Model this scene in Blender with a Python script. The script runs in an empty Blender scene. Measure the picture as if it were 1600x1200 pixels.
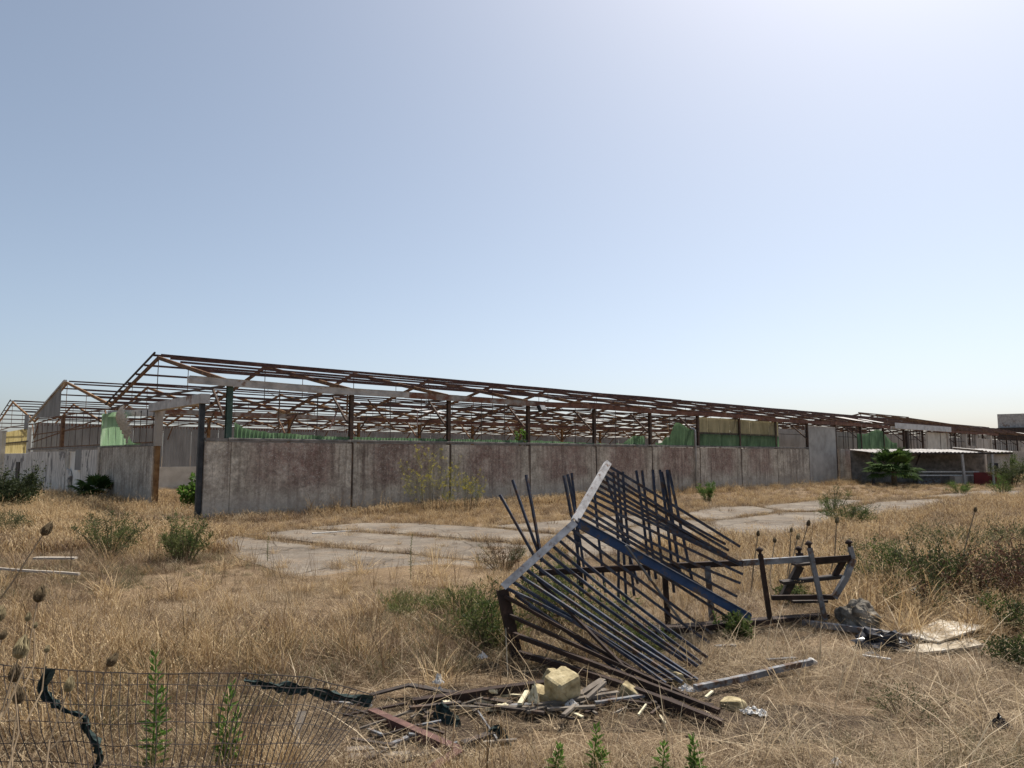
import bpy, math, random
import numpy as np
from mathutils import Vector, Matrix, noise
R = math.radians
rnd = random.Random(7)
sc = bpy.context.scene
COL = sc.collection

# ------------------------------------------------------------------ camera, sky, sun, exposure
HC = 1.7
F = 1109.0
PITCH = math.atan(112 / F)
cd = bpy.data.cameras.new('camera'); cam = bpy.data.objects.new('camera', cd); COL.objects.link(cam)
cam.location = (0, 0, HC); cam.rotation_euler = (math.pi / 2 + PITCH, 0, 0)
cd.sensor_fit = 'HORIZONTAL'; cd.sensor_width = 36; cd.lens = 36 * F / 1600
cd.clip_start = 0.05; cd.clip_end = 6000
sc.camera = cam
SUN_AZ, SUN_EL = R(37), R(58)
w = bpy.data.worlds.new('World'); sc.world = w; w.use_nodes = True
nt = w.node_tree
sky = nt.nodes.new('ShaderNodeTexSky'); sky.sky_type = 'NISHITA'; sky.sun_disc = False
sky.sun_elevation = SUN_EL; sky.sun_rotation = SUN_AZ
sky.altitude = 20; sky.air_density = 0.75; sky.dust_density = 2.0; sky.ozone_density = 1.0
bg = nt.nodes['Background']; bg.inputs['Strength'].default_value = 0.122
hs = nt.nodes.new('ShaderNodeHueSaturation'); hs.inputs['Saturation'].default_value = 0.77; hs.inputs['Hue'].default_value = 0.491
nt.links.new(sky.outputs[0], hs.inputs['Color']); nt.links.new(hs.outputs[0], bg.inputs['Color'])
sd = bpy.data.lights.new('sun', 'SUN'); sun = bpy.data.objects.new('sun', sd); COL.objects.link(sun)
sd.energy = 5.0; sd.angle = R(0.5); sd.color = (1.0, 0.94, 0.85)
sv = Vector((math.sin(SUN_AZ) * math.cos(SUN_EL), math.cos(SUN_AZ) * math.cos(SUN_EL), math.sin(SUN_EL)))
sun.rotation_euler = sv.to_track_quat('Z', 'Y').to_euler(); sun.location = (30, 40, 60)
vs = sc.view_settings
vs.view_transform = 'Standard'; vs.look = 'None'; vs.exposure = 0.28; vs.gamma = 1.0; vs.use_curve_mapping = False

# ------------------------------------------------------------------ geometry of the place
cp, sp = math.cos(PITCH), math.sin(PITCH)
def ray(x, y):
    a, b = x - 800, 600 - y
    return Vector((a, F * cp - b * sp, b * cp + F * sp))
def gnd(x, y, z=0.0):
    r = ray(x, y); t = (z - HC) / r.z
    return Vector((0, 0, HC)) + r * t
def P(x, y, d):
    r = ray(x, y)
    return Vector((0, 0, HC)) + r * (d / r.y)
YAW = R(48.3)
CU = Vector((math.sin(YAW), math.cos(YAW), 0)); CV = Vector((-math.cos(YAW), math.sin(YAW), 0))
CX, CY = -8.543, 20.01
C0 = Vector((CX, CY, 0))
ROT = math.pi / 2 - YAW
def uv_of(x, y):
    dx, dy = x - CX, y - CY
    return dx * CU.x + dy * CU.y, dx * CV.x + dy * CV.y
def W(u, v, z=0.0):
    p = C0 + CU * u + CV * v; p.z = z
    return p
def sstep(a, b, x):
    t = min(1, max(0, (x - a) / (b - a))); return t * t * (3 - 2 * t)
def terrain(x, y):
    u, v = uv_of(x, y)
    z = -0.10 * sstep(6, 17, y)
    z -= 0.55 * sstep(9, 30, v) * (1 - sstep(8, 40, u))
    z += 0.035 * noise.noise(Vector((x * 0.45, y * 0.45, 1.3))) * sstep(2, 5, y)
    z += 0.10 * sstep(3.2, 6, x) * sstep(6.5, 9, y) * (1 - sstep(11, 16, y))
    return z

# ------------------------------------------------------------------ materials
def M(name):
    m = bpy.data.materials.new(name); m.use_nodes = True
    return m, m.node_tree, m.node_tree.nodes['Principled BSDF']
def N(t, typ, **kw):
    n = t.nodes.new(typ)
    for k, v in kw.items():
        if k in n.inputs.keys(): n.inputs[k].default_value = v
        else: setattr(n, k, v)
    return n
def ramp(t, stops, fac=None, interp='LINEAR'):
    n = t.nodes.new('ShaderNodeValToRGB'); cr = n.color_ramp; cr.interpolation = interp
    while len(cr.elements) < len(stops): cr.elements.new(0.5)
    for e, (p, c) in zip(cr.elements, stops):
        e.position = p; e.color = (*c, 1) if len(c) == 3 else c
    if fac is not None: t.links.new(fac, n.inputs[0])
    return n
def g(v): return (v, v, v)
def coords(t, kind='Object', scale=(1, 1, 1), rand=True):
    tc = t.nodes.new('ShaderNodeTexCoord'); mp = t.nodes.new('ShaderNodeMapping')
    mp.inputs['Scale'].default_value = scale
    t.links.new(tc.outputs[kind], mp.inputs['Vector'])
    if rand:
        oi = t.nodes.new('ShaderNodeObjectInfo')
        mu = N(t, 'ShaderNodeMath', operation='MULTIPLY'); mu.inputs[1].default_value = 57.0
        t.links.new(oi.outputs['Random'], mu.inputs[0])
        cb = t.nodes.new('ShaderNodeCombineXYZ')
        for i in range(3): t.links.new(mu.outputs[0], cb.inputs[i])
        t.links.new(cb.outputs[0], mp.inputs['Location'])
    return mp.outputs[0]
def nz(t, vec, scale, detail=6, rough=0.6, dist=0.0):
    n = N(t, 'ShaderNodeTexNoise', Scale=scale, Detail=detail, Roughness=rough, Distortion=dist)
    t.links.new(vec, n.inputs['Vector']); return n.outputs['Fac']
def mix(t, fac, a, b, mode='MIX'):
    n = t.nodes.new('ShaderNodeMix'); n.data_type = 'RGBA'; n.blend_type = mode
    for s, i in ((fac, 0), (a, 6), (b, 7)):
        if hasattr(s, 'links'): t.links.new(s, n.inputs[i])
        elif i == 0: n.inputs[0].default_value = s
        else: n.inputs[i].default_value = (*s, 1)
    return n.outputs[2]
def mth(t, op, a, b=None, clamp=False):
    n = t.nodes.new('ShaderNodeMath'); n.operation = op; n.use_clamp = clamp
    for i, s in enumerate((a, b)):
        if s is None: continue
        if hasattr(s, 'links'): t.links.new(s, n.inputs[i])
        else: n.inputs[i].default_value = s
    return n.outputs[0]
def bump(t, b, h, strength=0.4, dist=0.01):
    n = N(t, 'ShaderNodeBump', Strength=strength, Distance=dist)
    t.links.new(h, n.inputs['Height']); t.links.new(n.outputs[0], b.inputs['Normal'])
def simple(name, stops, scale=4, rough=0.8, stretch=(1, 1, 1), bmp=0.3, metal=0.0, detail=8, bd=0.01, second=None):
    m, t, b = M(name)
    v = coords(t, 'Object', stretch)
    f = nz(t, v, scale, detail)
    c = ramp(t, stops, f).outputs[0]
    if second:
        sc_, lo, hi, colr = second
        v2 = coords(t, 'Object', (1, 1, 1))
        f2 = ramp(t, [(lo, g(0)), (hi, g(1))], nz(t, v2, sc_, 9, .68)).outputs[0]
        c = mix(t, f2, c, colr)
    t.links.new(c, b.inputs['Base Color'])
    b.inputs['Roughness'].default_value = rough; b.inputs['Metallic'].default_value = metal
    b.inputs['Specular IOR Level'].default_value = 0.25
    if bmp: bump(t, b, f, bmp, bd)
    return m
MAT = {}
MAT['rust'] = simple('rusty_steel', [(.3, (.055, .03, .02)), (.5, (.15, .08, .042)), (.7, (.25, .145, .07))], 5, .85, second=(2.2, .55, .7, (.07, .035, .025)))
MAT['rust_orange'] = simple('orange_rust', [(.3, (.09, .045, .022)), (.5, (.23, .122, .05)), (.72, (.34, .20, .09))], 5, .85)
MAT['purlin'] = simple('oxide_primer_steel', [(.3, (.04, .02, .017)), (.55, (.105, .054, .044)), (.75, (.19, .11, .08))], 3, .8)
MAT['darksteel'] = simple('dark_weathered_steel', [(.3, (.025, .02, .017)), (.55, (.055, .042, .034)), (.75, (.12, .07, .045))], 6, .75)
MAT['colsteel'] = simple('dark_rusty_column', [(.3, (.04, .028, .022)), (.55, (.09, .06, .045)), (.75, (.19, .11, .06))], 4, .8)
MAT['galv'] = simple('galvanised_sheet', [(.3, (.26, .245, .225)), (.55, (.44, .415, .385)), (.75, (.55, .52, .48))], 3, .6, bmp=.15, second=(1.4, .58, .66, (.2, .12, .08)))
MAT['gutter_mid'] = simple('half_rusted_gutter', [(.3, (.22, .2, .18)), (.6, (.38, .35, .31))], 3, .7, second=(1.1, .44, .58, (.17, .075, .045)))
MAT['gutter_rust'] = simple('rusted_gutter', [(.3, (.08, .04, .03)), (.5, (.15, .072, .05)), (.7, (.22, .12, .08))], 3, .8, second=(1.6, .6, .72, (.33, .28, .23)))
MAT['greenpaint'] = simple('green_painted_steel', [(.35, (.03, .055, .042)), (.6, (.055, .10, .075)), (.75, (.15, .15, .12))], 4, .55)
MAT['greypost'] = simple('dark_slate_painted_steel', [(.35, (.02, .022, .024)), (.6, (.042, .045, .047)), (.75, (.1, .085, .07))], 4, .55)
MAT['cap'] = simple('stained_concrete_coping', [(.3, (.10, .095, .085)), (.55, (.22, .2, .18)), (.75, (.3, .28, .25))], 4, .95)
MAT['cream'] = simple('cream_plaster', [(.3, (.42, .38, .31)), (.6, (.6, .56, .48)), (.8, (.66, .62, .55))], 1.3, .95, second=(.9, .6, .68, (.28, .25, .22)))
MAT['palegrey'] = simple('pale_grey_render', [(.3, (.30, .26, .215)), (.55, (.45, .40, .34)), (.75, (.54, .485, .42))], 1.5, .95, stretch=(1, 1, .5))
MAT['pipe'] = simple('grey_pvc_pipe', [(.3, (.3, .3, .29)), (.7, (.45, .44, .42))], 3, .5)
MAT['white'] = simple('chalky_white_paint', [(.3, (.42, .40, .37)), (.6, (.7, .68, .64))], 9, .75)
MAT['redpanel'] = simple('dark_red_sheet', [(.3, (.10, .014, .014)), (.6, (.16, .022, .02))], 3, .6)
MAT['dark'] = simple('dark_dusty_plastic', [(.3, (.012, .012, .013)), (.7, (.03, .03, .033))], 8, .45)
MAT['bag'] = simple('shiny_black_plastic', [(.3, (.012, .012, .014)), (.7, (.035, .035, .04))], 8, .22)
MAT['pale_plaster'] = simple('near_white_plaster', [(.3, (.66, .62, .55)), (.6, (.8, .77, .7))], 3, .9)  # near-white plaster, brighter than the cream walls
MAT['net'] = simple('green_shade_net', [(.3, (.012, .022, .02)), (.7, (.04, .065, .06))], 60, .8)
MAT['bluebar'] = simple('faded_dark_blue_paint', [(.3, (.02, .024, .034)), (.5, (.036, .044, .068)), (.72, (.09, .098, .115))], 14, .62, second=(11, .52, .6, (.075, .043, .028)))
MAT['bluebeam'] = simple('blue_paint', [(.3, (.018, .042, .10)), (.6, (.032, .072, .165)), (.8, (.09, .11, .15))], 7, .6, second=(7, .52, .6, (.09, .07, .06)))
MAT['chalk_and_lit'] = simple('flaking_white_and_lit_edge', [(.35, (.32, .30, .29)), (.6, (.62, .6, .58))], 10, .75, second=(16, .55, .66, (.2, .11, .07)))  # flaking white of the spine, also the painted sunlit edge of the rail
MAT['bluegrey'] = simple('chipped_grey_blue_paint', [(.3, (.10, .105, .11)), (.6, (.21, .215, .225)), (.8, (.36, .355, .35))], 8, .7, second=(9, .5, .6, (.10, .06, .04)))
MAT['brownsteel'] = simple('brown_rusted_channel', [(.3, (.018, .012, .010)), (.6, (.045, .027, .02)), (.8, (.12, .07, .05))], 9, .8)
MAT['redbrown'] = simple('red_brown_angle_iron', [(.3, (.07, .035, .03)), (.6, (.15, .08, .065)), (.8, (.25, .16, .13))], 9, .8)
MAT['tuff'] = simple('pale_yellow_tuff', [(.35, (.22, .175, .095)), (.52, (.40, .33, .19)), (.7, (.54, .46, .29))], 16, .95, bmp=.9, bd=.015)
MAT['foam'] = simple('cream_foam_board', [(.3, (.5, .45, .3)), (.7, (.72, .66, .48))], 9, .95)
MAT['ply'] = simple('weathered_plywood', [(.3, (.25, .2, .14)), (.5, (.42, .36, .27)), (.75, (.6, .55, .45))], 5, .9, stretch=(1, .25, 1), second=(3.5, .52, .62, (.66, .62, .54)))
MAT['timber'] = simple('grey_weathered_timber', [(.3, (.07, .058, .046)), (.55, (.17, .145, .12)), (.75, (.32, .285, .235))], 6, .9, stretch=(1, .2, .2))
MAT['rock'] = simple('grey_rock', [(.32, (.06, .052, .042)), (.52, (.17, .15, .12)), (.7, (.32, .285, .235))], 9, .95, bmp=.8, bd=.03)
MAT['wire'] = simple('dull_rusty_wire', [(.3, (.03, .025, .022)), (.7, (.09, .07, .06))], 20, .6, bmp=0)
MAT['lens'] = simple('dusty_lamp_glass', [(.3, (.2, .2, .2)), (.7, (.34, .33, .32))], 8, .3)
MAT['blockwall'] = simple('grey_cement_render', [(.3, (.29, .265, .235)), (.55, (.42, .39, .35)), (.75, (.5, .465, .42))], 1.6, .95)
MAT['sheet'] = simple('dull_grey_corrugated', [(.3, (.17, .165, .155)), (.55, (.27, .265, .25)), (.75, (.34, .33, .31))], 1.2, .7, stretch=(1, 1, .3), bmp=.1)
MAT['rooflight'] = simple('pale_roof_sheet', [(.3, (.38, .37, .35)), (.6, (.6, .59, .57)), (.8, (.66, .64, .6))], 2, .6, bmp=.1, second=(2, .6, .7, (.3, .22, .17)))

def mat_panel(name, red):
    m, t, b = M(name)
    v = coords(t)
    base = ramp(t, [(.34, (.29, .25, .20)), (.5, (.47, .41, .33)), (.66, (.62, .55, .45))], nz(t, v, 1.7, 10, .65)).outputs[0]
    tc = t.nodes.new('ShaderNodeTexCoord'); sx = t.nodes.new('ShaderNodeSeparateXYZ'); t.links.new(tc.outputs['Object'], sx.inputs[0])
    zlo = N(t, 'ShaderNodeMapRange', interpolation_type='SMOOTHSTEP'); zlo.inputs[1].default_value = .25; zlo.inputs[2].default_value = 1.1
    t.links.new(sx.outputs[2], zlo.inputs[0])
    ax = mth(t, 'ABSOLUTE', sx.outputs[0])
    xm = N(t, 'ShaderNodeMapRange', interpolation_type='SMOOTHSTEP'); xm.inputs[1].default_value = 2.1; xm.inputs[2].default_value = .6
    t.links.new(ax, xm.inputs[0])
    big = nz(t, v, .75, 5, .6, .4)
    area = mth(t, 'MULTIPLY', mth(t, 'MULTIPLY', zlo.outputs[0], xm.outputs[0]), big)
    rm = ramp(t, [(.10, g(0)), (.48, g(1))], area).outputs[0]
    fine = ramp(t, [(.3, g(.2)), (.68, g(1))], nz(t, v, 5, 10, .75)).outputs[0]
    rf = mth(t, 'MULTIPLY', mth(t, 'MULTIPLY', rm, fine), red)
    c = mix(t, mth(t, 'MULTIPLY', rf, .8), base, (.19, .082, .07))
    # rain streaks
    vs_ = coords(t, 'Object', (4.5, 4.5, .3))
    st = ramp(t, [(.47, g(0)), (.66, g(.8))], nz(t, vs_, 1.1, 9, .7)).outputs[0]
    c = mix(t, st, c, (.14, .10, .08))
    blot = ramp(t, [(.5, g(0)), (.7, g(.5))], nz(t, v, 2.6, 10, .78)).outputs[0]
    c = mix(t, blot, c, (.16, .125, .105))
    gr_ = ramp(t, [(.34, g(.5)), (.5, g(1.0)), (.64, g(1.5))], nz(t, v, 11, 9, .8)).outputs[0]
    c = mix(t, .8, c, gr_, 'MULTIPLY')
    pit = ramp(t, [(.60, g(0)), (.66, g(.8))], nz(t, v, 19, 6, .7)).outputs[0]
    c = mix(t, mth(t, 'MULTIPLY', pit, big), c, (.085, .06, .05))
    # flaked specks
    sp_ = ramp(t, [(.60, g(0)), (.65, g(1))], nz(t, v, 21, 4, .6)).outputs[0]
    c = mix(t, mth(t, 'MULTIPLY', mth(t, 'MULTIPLY', sp_, rm), .85), c, (.50, .46, .41))
    # rising damp: paler salts at the foot
    dz = N(t, 'ShaderNodeMapRange', interpolation_type='SMOOTHSTEP'); dz.inputs[1].default_value = .75; dz.inputs[2].default_value = .2
    t.links.new(mth(t, 'ADD', sx.outputs[2], mth(t, 'MULTIPLY', mth(t, 'SUBTRACT', nz(t, v, 2.0, 4), .5), .7)), dz.inputs[0])
    c = mix(t, mth(t, 'MULTIPLY', dz.outputs[0], .55), c, (.42, .36, .30))
    t.links.new(c, b.inputs['Base Color']); b.inputs['Roughness'].default_value = .95; b.inputs['Specular IOR Level'].default_value = .15
    bump(t, b, nz(t, v, 14, 8, .7), .5, .012)
    return m
MAT['panel'] = mat_panel('stained_concrete_with_faded_red_paint', 1.0)
MAT['panel_grey'] = mat_panel('stained_grey_concrete', 0.08)

def mat_peel():
    m, t, b = M('peeling_whitewash')
    v = coords(t)
    base = ramp(t, [(.3, (.56, .52, .46)), (.7, (.76, .71, .63))], nz(t, v, 2, 8)).outputs[0]
    vs_ = coords(t, 'Object', (4, 4, .3))
    st = ramp(t, [(.47, g(0)), (.6, g(.85))], nz(t, vs_, 1.4, 9, .7)).outputs[0]
    c = mix(t, st, base, (.22, .195, .17))
    pa = ramp(t, [(.56, g(0)), (.6, g(1))], nz(t, v, .9, 8, .6, .6)).outputs[0]
    c = mix(t, pa, c, (.2, .185, .17))
    t.links.new(c, b.inputs['Base Color']); b.inputs['Roughness'].default_value = .95
    bump(t, b, pa, .4, .01)
    return m
MAT['peel'] = mat_peel()
def mat_trans(name, stops, scale, tfac=.55, stretch=(1, 1, .35)):
    m, t, b = M(name)
    v = coords(t, 'Object', stretch)
    c = ramp(t, stops, nz(t, v, scale, 8)).outputs[0]
    t.links.new(c, b.inputs['Base Color']); b.inputs['Roughness'].default_value = .6
    tr = t.nodes.new('ShaderNodeBsdfTranslucent'); t.links.new(c, tr.inputs[0])
    ms = t.nodes.new('ShaderNodeMixShader'); ms.inputs[0].default_value = tfac
    t.links.new(b.outputs[0], ms.inputs[1]); t.links.new(tr.outputs[0], ms.inputs[2])
    t.links.new(ms.outputs[0], t.nodes['Material Output'].inputs[0])
    return m
MAT['greensheet'] = mat_trans('green_fibreglass_sheet', [(.3, (.06, .105, .055)), (.55, (.13, .22, .115)), (.75, (.24, .34, .2))], 2.2)
MAT['greensheet_light'] = mat_trans('sunbleached_green_sheet', [(.3, (.16, .27, .15)), (.55, (.28, .43, .25)), (.75, (.42, .55, .38))], 1.6)
MAT['yellowsheet'] = mat_trans('yellowed_fibreglass_sheet', [(.3, (.32, .25, .09)), (.6, (.52, .43, .20))], 2.0)
MAT['beigesheet'] = mat_trans('dingy_beige_fibreglass_sheet', [(.3, (.17, .15, .08)), (.6, (.30, .265, .16))], 2.0, .4)

def mat_leaf(name, stops, tfac=.35, rough=.6, face=True):
    m, t, b = M(name)
    at = t.nodes.new('ShaderNodeAttribute'); at.attribute_name = 'tone'
    oi = t.nodes.new('ShaderNodeObjectInfo')
    f = mth(t, 'ADD', mth(t, 'MULTIPLY', at.outputs['Fac'], .72), mth(t, 'MULTIPLY', oi.outputs['Random'], .28))
    c = ramp(t, stops, f).outputs[0]
    t.links.new(c, b.inputs['Base Color']); b.inputs['Roughness'].default_value = rough
    b.inputs['Specular IOR Level'].default_value = .2
    tr = t.nodes.new('ShaderNodeBsdfTranslucent'); t.links.new(c, tr.inputs[0])
    ms = t.nodes.new('ShaderNodeMixShader'); ms.inputs[0].default_value = tfac
    t.links.new(b.outputs[0], ms.inputs[1]); t.links.new(tr.outputs[0], ms.inputs[2])
    t.links.new(ms.outputs[0], t.nodes['Material Output'].inputs[0])
    return m
MAT['straw'] = mat_leaf('dry_straw', [(0, (.05, .033, .02)), (.22, (.15, .102, .058)), (.45, (.30, .218, .128)), (.7, (.5, .385, .24)), (1, (.72, .6, .42))], .28)
MAT['gold'] = mat_leaf('golden_dry_grass', [(0, (.085, .05, .024)), (.25, (.23, .145, .068)), (.55, (.44, .305, .15)), (1, (.70, .55, .34))], .32)
MAT['brown'] = mat_leaf('brown_dead_stems', [(0, (.04, .026, .018)), (.4, (.13, .08, .046)), (.75, (.24, .16, .092)), (1, (.42, .31, .2))], .25)
MAT['olive'] = mat_leaf('grey_green_grass', [(0, (.055, .055, .028)), (.4, (.12, .118, .055)), (.7, (.2, .18, .09)), (1, (.34, .29, .17))], .35)
MAT['leaf'] = mat_leaf('green_leaf', [(0, (.03, .045, .014)), (.45, (.075, .105, .03)), (.8, (.13, .165, .05)), (1, (.2, .22, .08))], .45)
MAT['leaf_dark'] = mat_leaf('dark_green_leaf', [(0, (.02, .028, .012)), (.5, (.055, .07, .028)), (.85, (.10, .115, .045)), (1, (.16, .165, .08))], .35)
MAT['leaf_bright'] = mat_leaf('fresh_green_leaf', [(0, (.05, .10, .02)), (.5, (.10, .18, .035)), (1, (.18, .28, .07))], .45)
MAT['leaf_grey'] = mat_leaf('dusty_green_leaf', [(0, (.045, .052, .024)), (.5, (.10, .11, .05)), (1, (.2, .19, .1))], .35)
MAT['leaf_green_dry'] = mat_leaf('yellowish_green_leaf', [(0, (.05, .055, .02)), (.5, (.13, .15, .05)), (1, (.25, .26, .11))], .4)
MAT['leaf_red'] = mat_leaf('reddish_brown_leaf', [(0, (.03, .016, .012)), (.5, (.085, .042, .03)), (1, (.18, .1, .065))], .3)
MAT['flower'] = mat_leaf('yellow_flower', [(0, (.32, .27, .04)), (1, (.55, .48, .1))], .3)
MAT['palm'] = mat_leaf('palm_frond', [(0, (.02, .04, .01)), (.5, (.05, .09, .02)), (1, (.105, .165, .04))], .35, .85)
MAT['stem'] = simple('woody_stem', [(.3, (.07, .05, .03)), (.7, (.17, .13, .08))], 9, .9)
MAT['drystem'] = simple('dry_flower_stalk', [(.3, (.17, .12, .075)), (.7, (.32, .24, .15))], 12, .9, bmp=0)
MAT['umbel'] = simple('dry_umbel', [(.3, (.13, .10, .055)), (.7, (.3, .25, .14))], 30, .9, bmp=0)
MAT['umbel_dark'] = simple('dark_dry_umbel', [(.3, (.06, .042, .025)), (.7, (.15, .11, .06))], 30, .9, bmp=0)

def mat_ground():
    m, t, b = M('dry_earth_and_thatch')
    v = coords(t, 'Object', (1, 1, 1), rand=False)
    c = ramp(t, [(.3, (.085, .058, .038)), (.5, (.16, .112, .072)), (.7, (.255, .185, .115))], nz(t, v, .35, 12, .72)).outputs[0]
    f = nz(t, v, 38, 6, .7)
    c = mix(t, ramp(t, [(.45, g(0)), (.62, g(.65))], f).outputs[0], c, (.30, .225, .14))
    c = mix(t, ramp(t, [(.3, g(.7)), (.45, g(0))], nz(t, v, 17, 6, .7)).outputs[0], c, (.055, .038, .026))
    t.links.new(c, b.inputs['Base Color']); b.inputs['Roughness'].default_value = 1; b.inputs['Specular IOR Level'].default_value = .05
    bump(t, b, f, .7, .03)
    return m
MAT['ground'] = mat_ground()
def mat_soil():
    m, t, b = M('dark_bare_soil')
    v = coords(t, 'Object', (1, 1, 1), rand=False)
    c = ramp(t, [(.3, (.035, .026, .02)), (.5, (.075, .055, .04)), (.7, (.16, .12, .085))], nz(t, v, 6, 12, .75)).outputs[0]
    c = mix(t, ramp(t, [(.55, g(0)), (.66, g(.8))], nz(t, v, 40, 6, .7)).outputs[0], c, (.26, .2, .13))
    t.links.new(c, b.inputs['Base Color']); b.inputs['Roughness'].default_value = 1; b.inputs['Specular IOR Level'].default_value = .05
    bump(t, b, nz(t, v, 30, 8, .75), .9, .03)
    return m
MAT['soil'] = mat_soil()
def mat_slab():
    m, t, b = M('cracked_weathered_concrete')
    v = coords(t, 'Object', (1, 1, 1), rand=False)
    c = ramp(t, [(.34, (.11, .092, .074)), (.5, (.185, .157, .126)), (.66, (.27, .235, .19))], nz(t, v, .6, 12, .72)).outputs[0]
    c = mix(t, ramp(t, [(.5, g(0)), (.66, g(.6))], nz(t, v, 1.6, 9, .72)).outputs[0], c, (.24, .175, .115))
    c = mix(t, ramp(t, [(.5, g(0)), (.62, g(.8))], nz(t, v, 26, 6, .75)).outputs[0], c, (.10, .082, .064))
    c = mix(t, ramp(t, [(.56, g(0)), (.66, g(.8))], nz(t, v, 7, 9, .8)).outputs[0], c, (.33, .285, .225))
    vo = N(t, 'ShaderNodeTexVoronoi', feature='DISTANCE_TO_EDGE', Scale=.55)
    dn = t.nodes.new('ShaderNodeTexNoise'); dn.inputs['Scale'].default_value = 1.7; dn.inputs['Detail'].default_value = 6; t.links.new(v, dn.inputs['Vector'])
    dv = mix(t, .32, v, dn.outputs['Color'], 'ADD'); t.links.new(dv, vo.inputs['Vector'])
    c = mix(t, ramp(t, [(.004, g(.8)), (.012, g(0))], vo.outputs['Distance']).outputs[0], c, (.06, .047, .035))
    t.links.new(c, b.inputs['Base Color']); b.inputs['Roughness'].default_value = .95; b.inputs['Specular IOR Level'].default_value = .1
    bump(t, b, nz(t, v, 22, 8, .7), .5, .015)
    return m
MAT['slab'] = mat_slab()

# ------------------------------------------------------------------ mesh helpers
class MB:
    def __init__(s): s.v, s.f, s.t = [], [], []
    def add(s, vs, fs, tone=0.5):
        o = len(s.v); s.v += [tuple(p) for p in vs]; s.f += [tuple(i + o for i in f) for f in fs]; s.t += [tone] * len(vs)
    def box(s, x0, x1, y0, y1, z0, z1):
        s.add([(x0, y0, z0), (x1, y0, z0), (x1, y1, z0), (x0, y1, z0), (x0, y0, z1), (x1, y0, z1), (x1, y1, z1), (x0, y1, z1)],
              [(3, 2, 1, 0), (4, 5, 6, 7), (0, 1, 5, 4), (1, 2, 6, 5), (2, 3, 7, 6), (3, 0, 4, 7)])
    def beam(s, p, q, a, b=None, up=(0, 0, 1)):
        """solid bar, a across, b along up"""
        b = a if b is None else b
        p, q = Vector(p), Vector(q); d = (q - p).normalized(); u = Vector(up)
        if abs(d.dot(u.normalized())) > .98: u = Vector((0, 1, 0)) if abs(d.y) < .9 else Vector((1, 0, 0))
        x = d.cross(u).normalized() * (a / 2); y = x.cross(d).normalized() * (b / 2)
        vs = [p - x - y, p + x - y, p + x + y, p - x + y, q - x - y, q + x - y, q + x + y, q - x + y]
        s.add(vs, [(0, 1, 2, 3), (7, 6, 5, 4), (4, 5, 1, 0), (5, 6, 2, 1), (6, 7, 3, 2), (7, 4, 0, 3)])
    def angle(s, p, q, a, b, th=.006, up=(0, 0, 1)):
        """L section"""
        p, q = Vector(p), Vector(q); d = (q - p).normalized(); u = Vector(up)
        x = d.cross(u).normalized(); y = x.cross(d).normalized()
        s.beam(p, q, a, th, up)
        o = x * (a / 2 - th / 2) - y * (b / 2 + th / 2 + .0005)
        s.beam(p + o, q + o, th, b, up)
    def tube(s, pts, r, n=6, tone=.5, cap=True):
        pts = [Vector(p) for p in pts]; rs = r if isinstance(r, (list, tuple)) else [r] * len(pts)
        vs = []; fs = []; ref = Vector((.3, .2, 1)).normalized()
        for i, p in enumerate(pts):
            d = (pts[min(i + 1, len(pts) - 1)] - pts[max(i - 1, 0)]).normalized()
            rr = ref if abs(d.dot(ref)) < .95 else Vector((1, 0, 0))
            x = d.cross(rr).normalized(); y = x.cross(d)
            for k in range(n):
                a = 2 * math.pi * k / n; vs.append(p + (x * math.cos(a) + y * math.sin(a)) * rs[i])
        for i in range(len(pts) - 1):
            for k in range(n):
                k2 = (k + 1) % n; fs.append((i * n + k, i * n + k2, (i + 1) * n + k2, (i + 1) * n + k))
        if cap: fs.append(tuple(range(n - 1, -1, -1))); fs.append(tuple((len(pts) - 1) * n + k for k in range(n)))
        s.add(vs, fs, tone)
    def mesh(s, name, mat, smooth=False):
        me = bpy.data.meshes.new(name); me.from_pydata(s.v, [], s.f); me.materials.append(MAT[mat] if isinstance(mat, str) else mat)
        a = me.attributes.new('tone', 'FLOAT', 'POINT'); a.data.foreach_set('value', s.t)
        if smooth: me.polygons.foreach_set('use_smooth', [True] * len(me.polygons))
        me.update(); return me
    def build(s, name, mat, parent=None, smooth=False, loc=None):
        return ob(name, s.mesh(name, mat, smooth), parent, loc)
def ob(name, me, parent=None, loc=None, rot=None, scale=None):
    o = bpy.data.objects.new(name, me); COL.objects.link(o)
    if parent is not None: o.parent = parent
    if loc is not None: o.location = loc
    if rot is not None: o.rotation_euler = rot
    if scale is not None: o.scale = scale
    return o
def tag(o, label, cat, group=None, kind=None):
    o['label'] = label; o['category'] = cat
    if group: o['group'] = group
    if kind: o['kind'] = kind
    return o
def empty(name, loc, label, cat, group=None, rz=0):
    o = ob(name, None, None, loc, (0, 0, rz)); o.empty_display_size = .2
    return tag(o, label, cat, group)
def rel(root, p):           # world point into the frame of an unrotated empty
    return Vector(p) - Vector(root.location)
def struct(o):
    o['kind'] = 'structure'; return o
def bevel(o, wdt=.006, seg=1):
    m = o.modifiers.new('bevel', 'BEVEL'); m.width = wdt; m.segments = seg; m.limit_method = 'ANGLE'; return o
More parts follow.
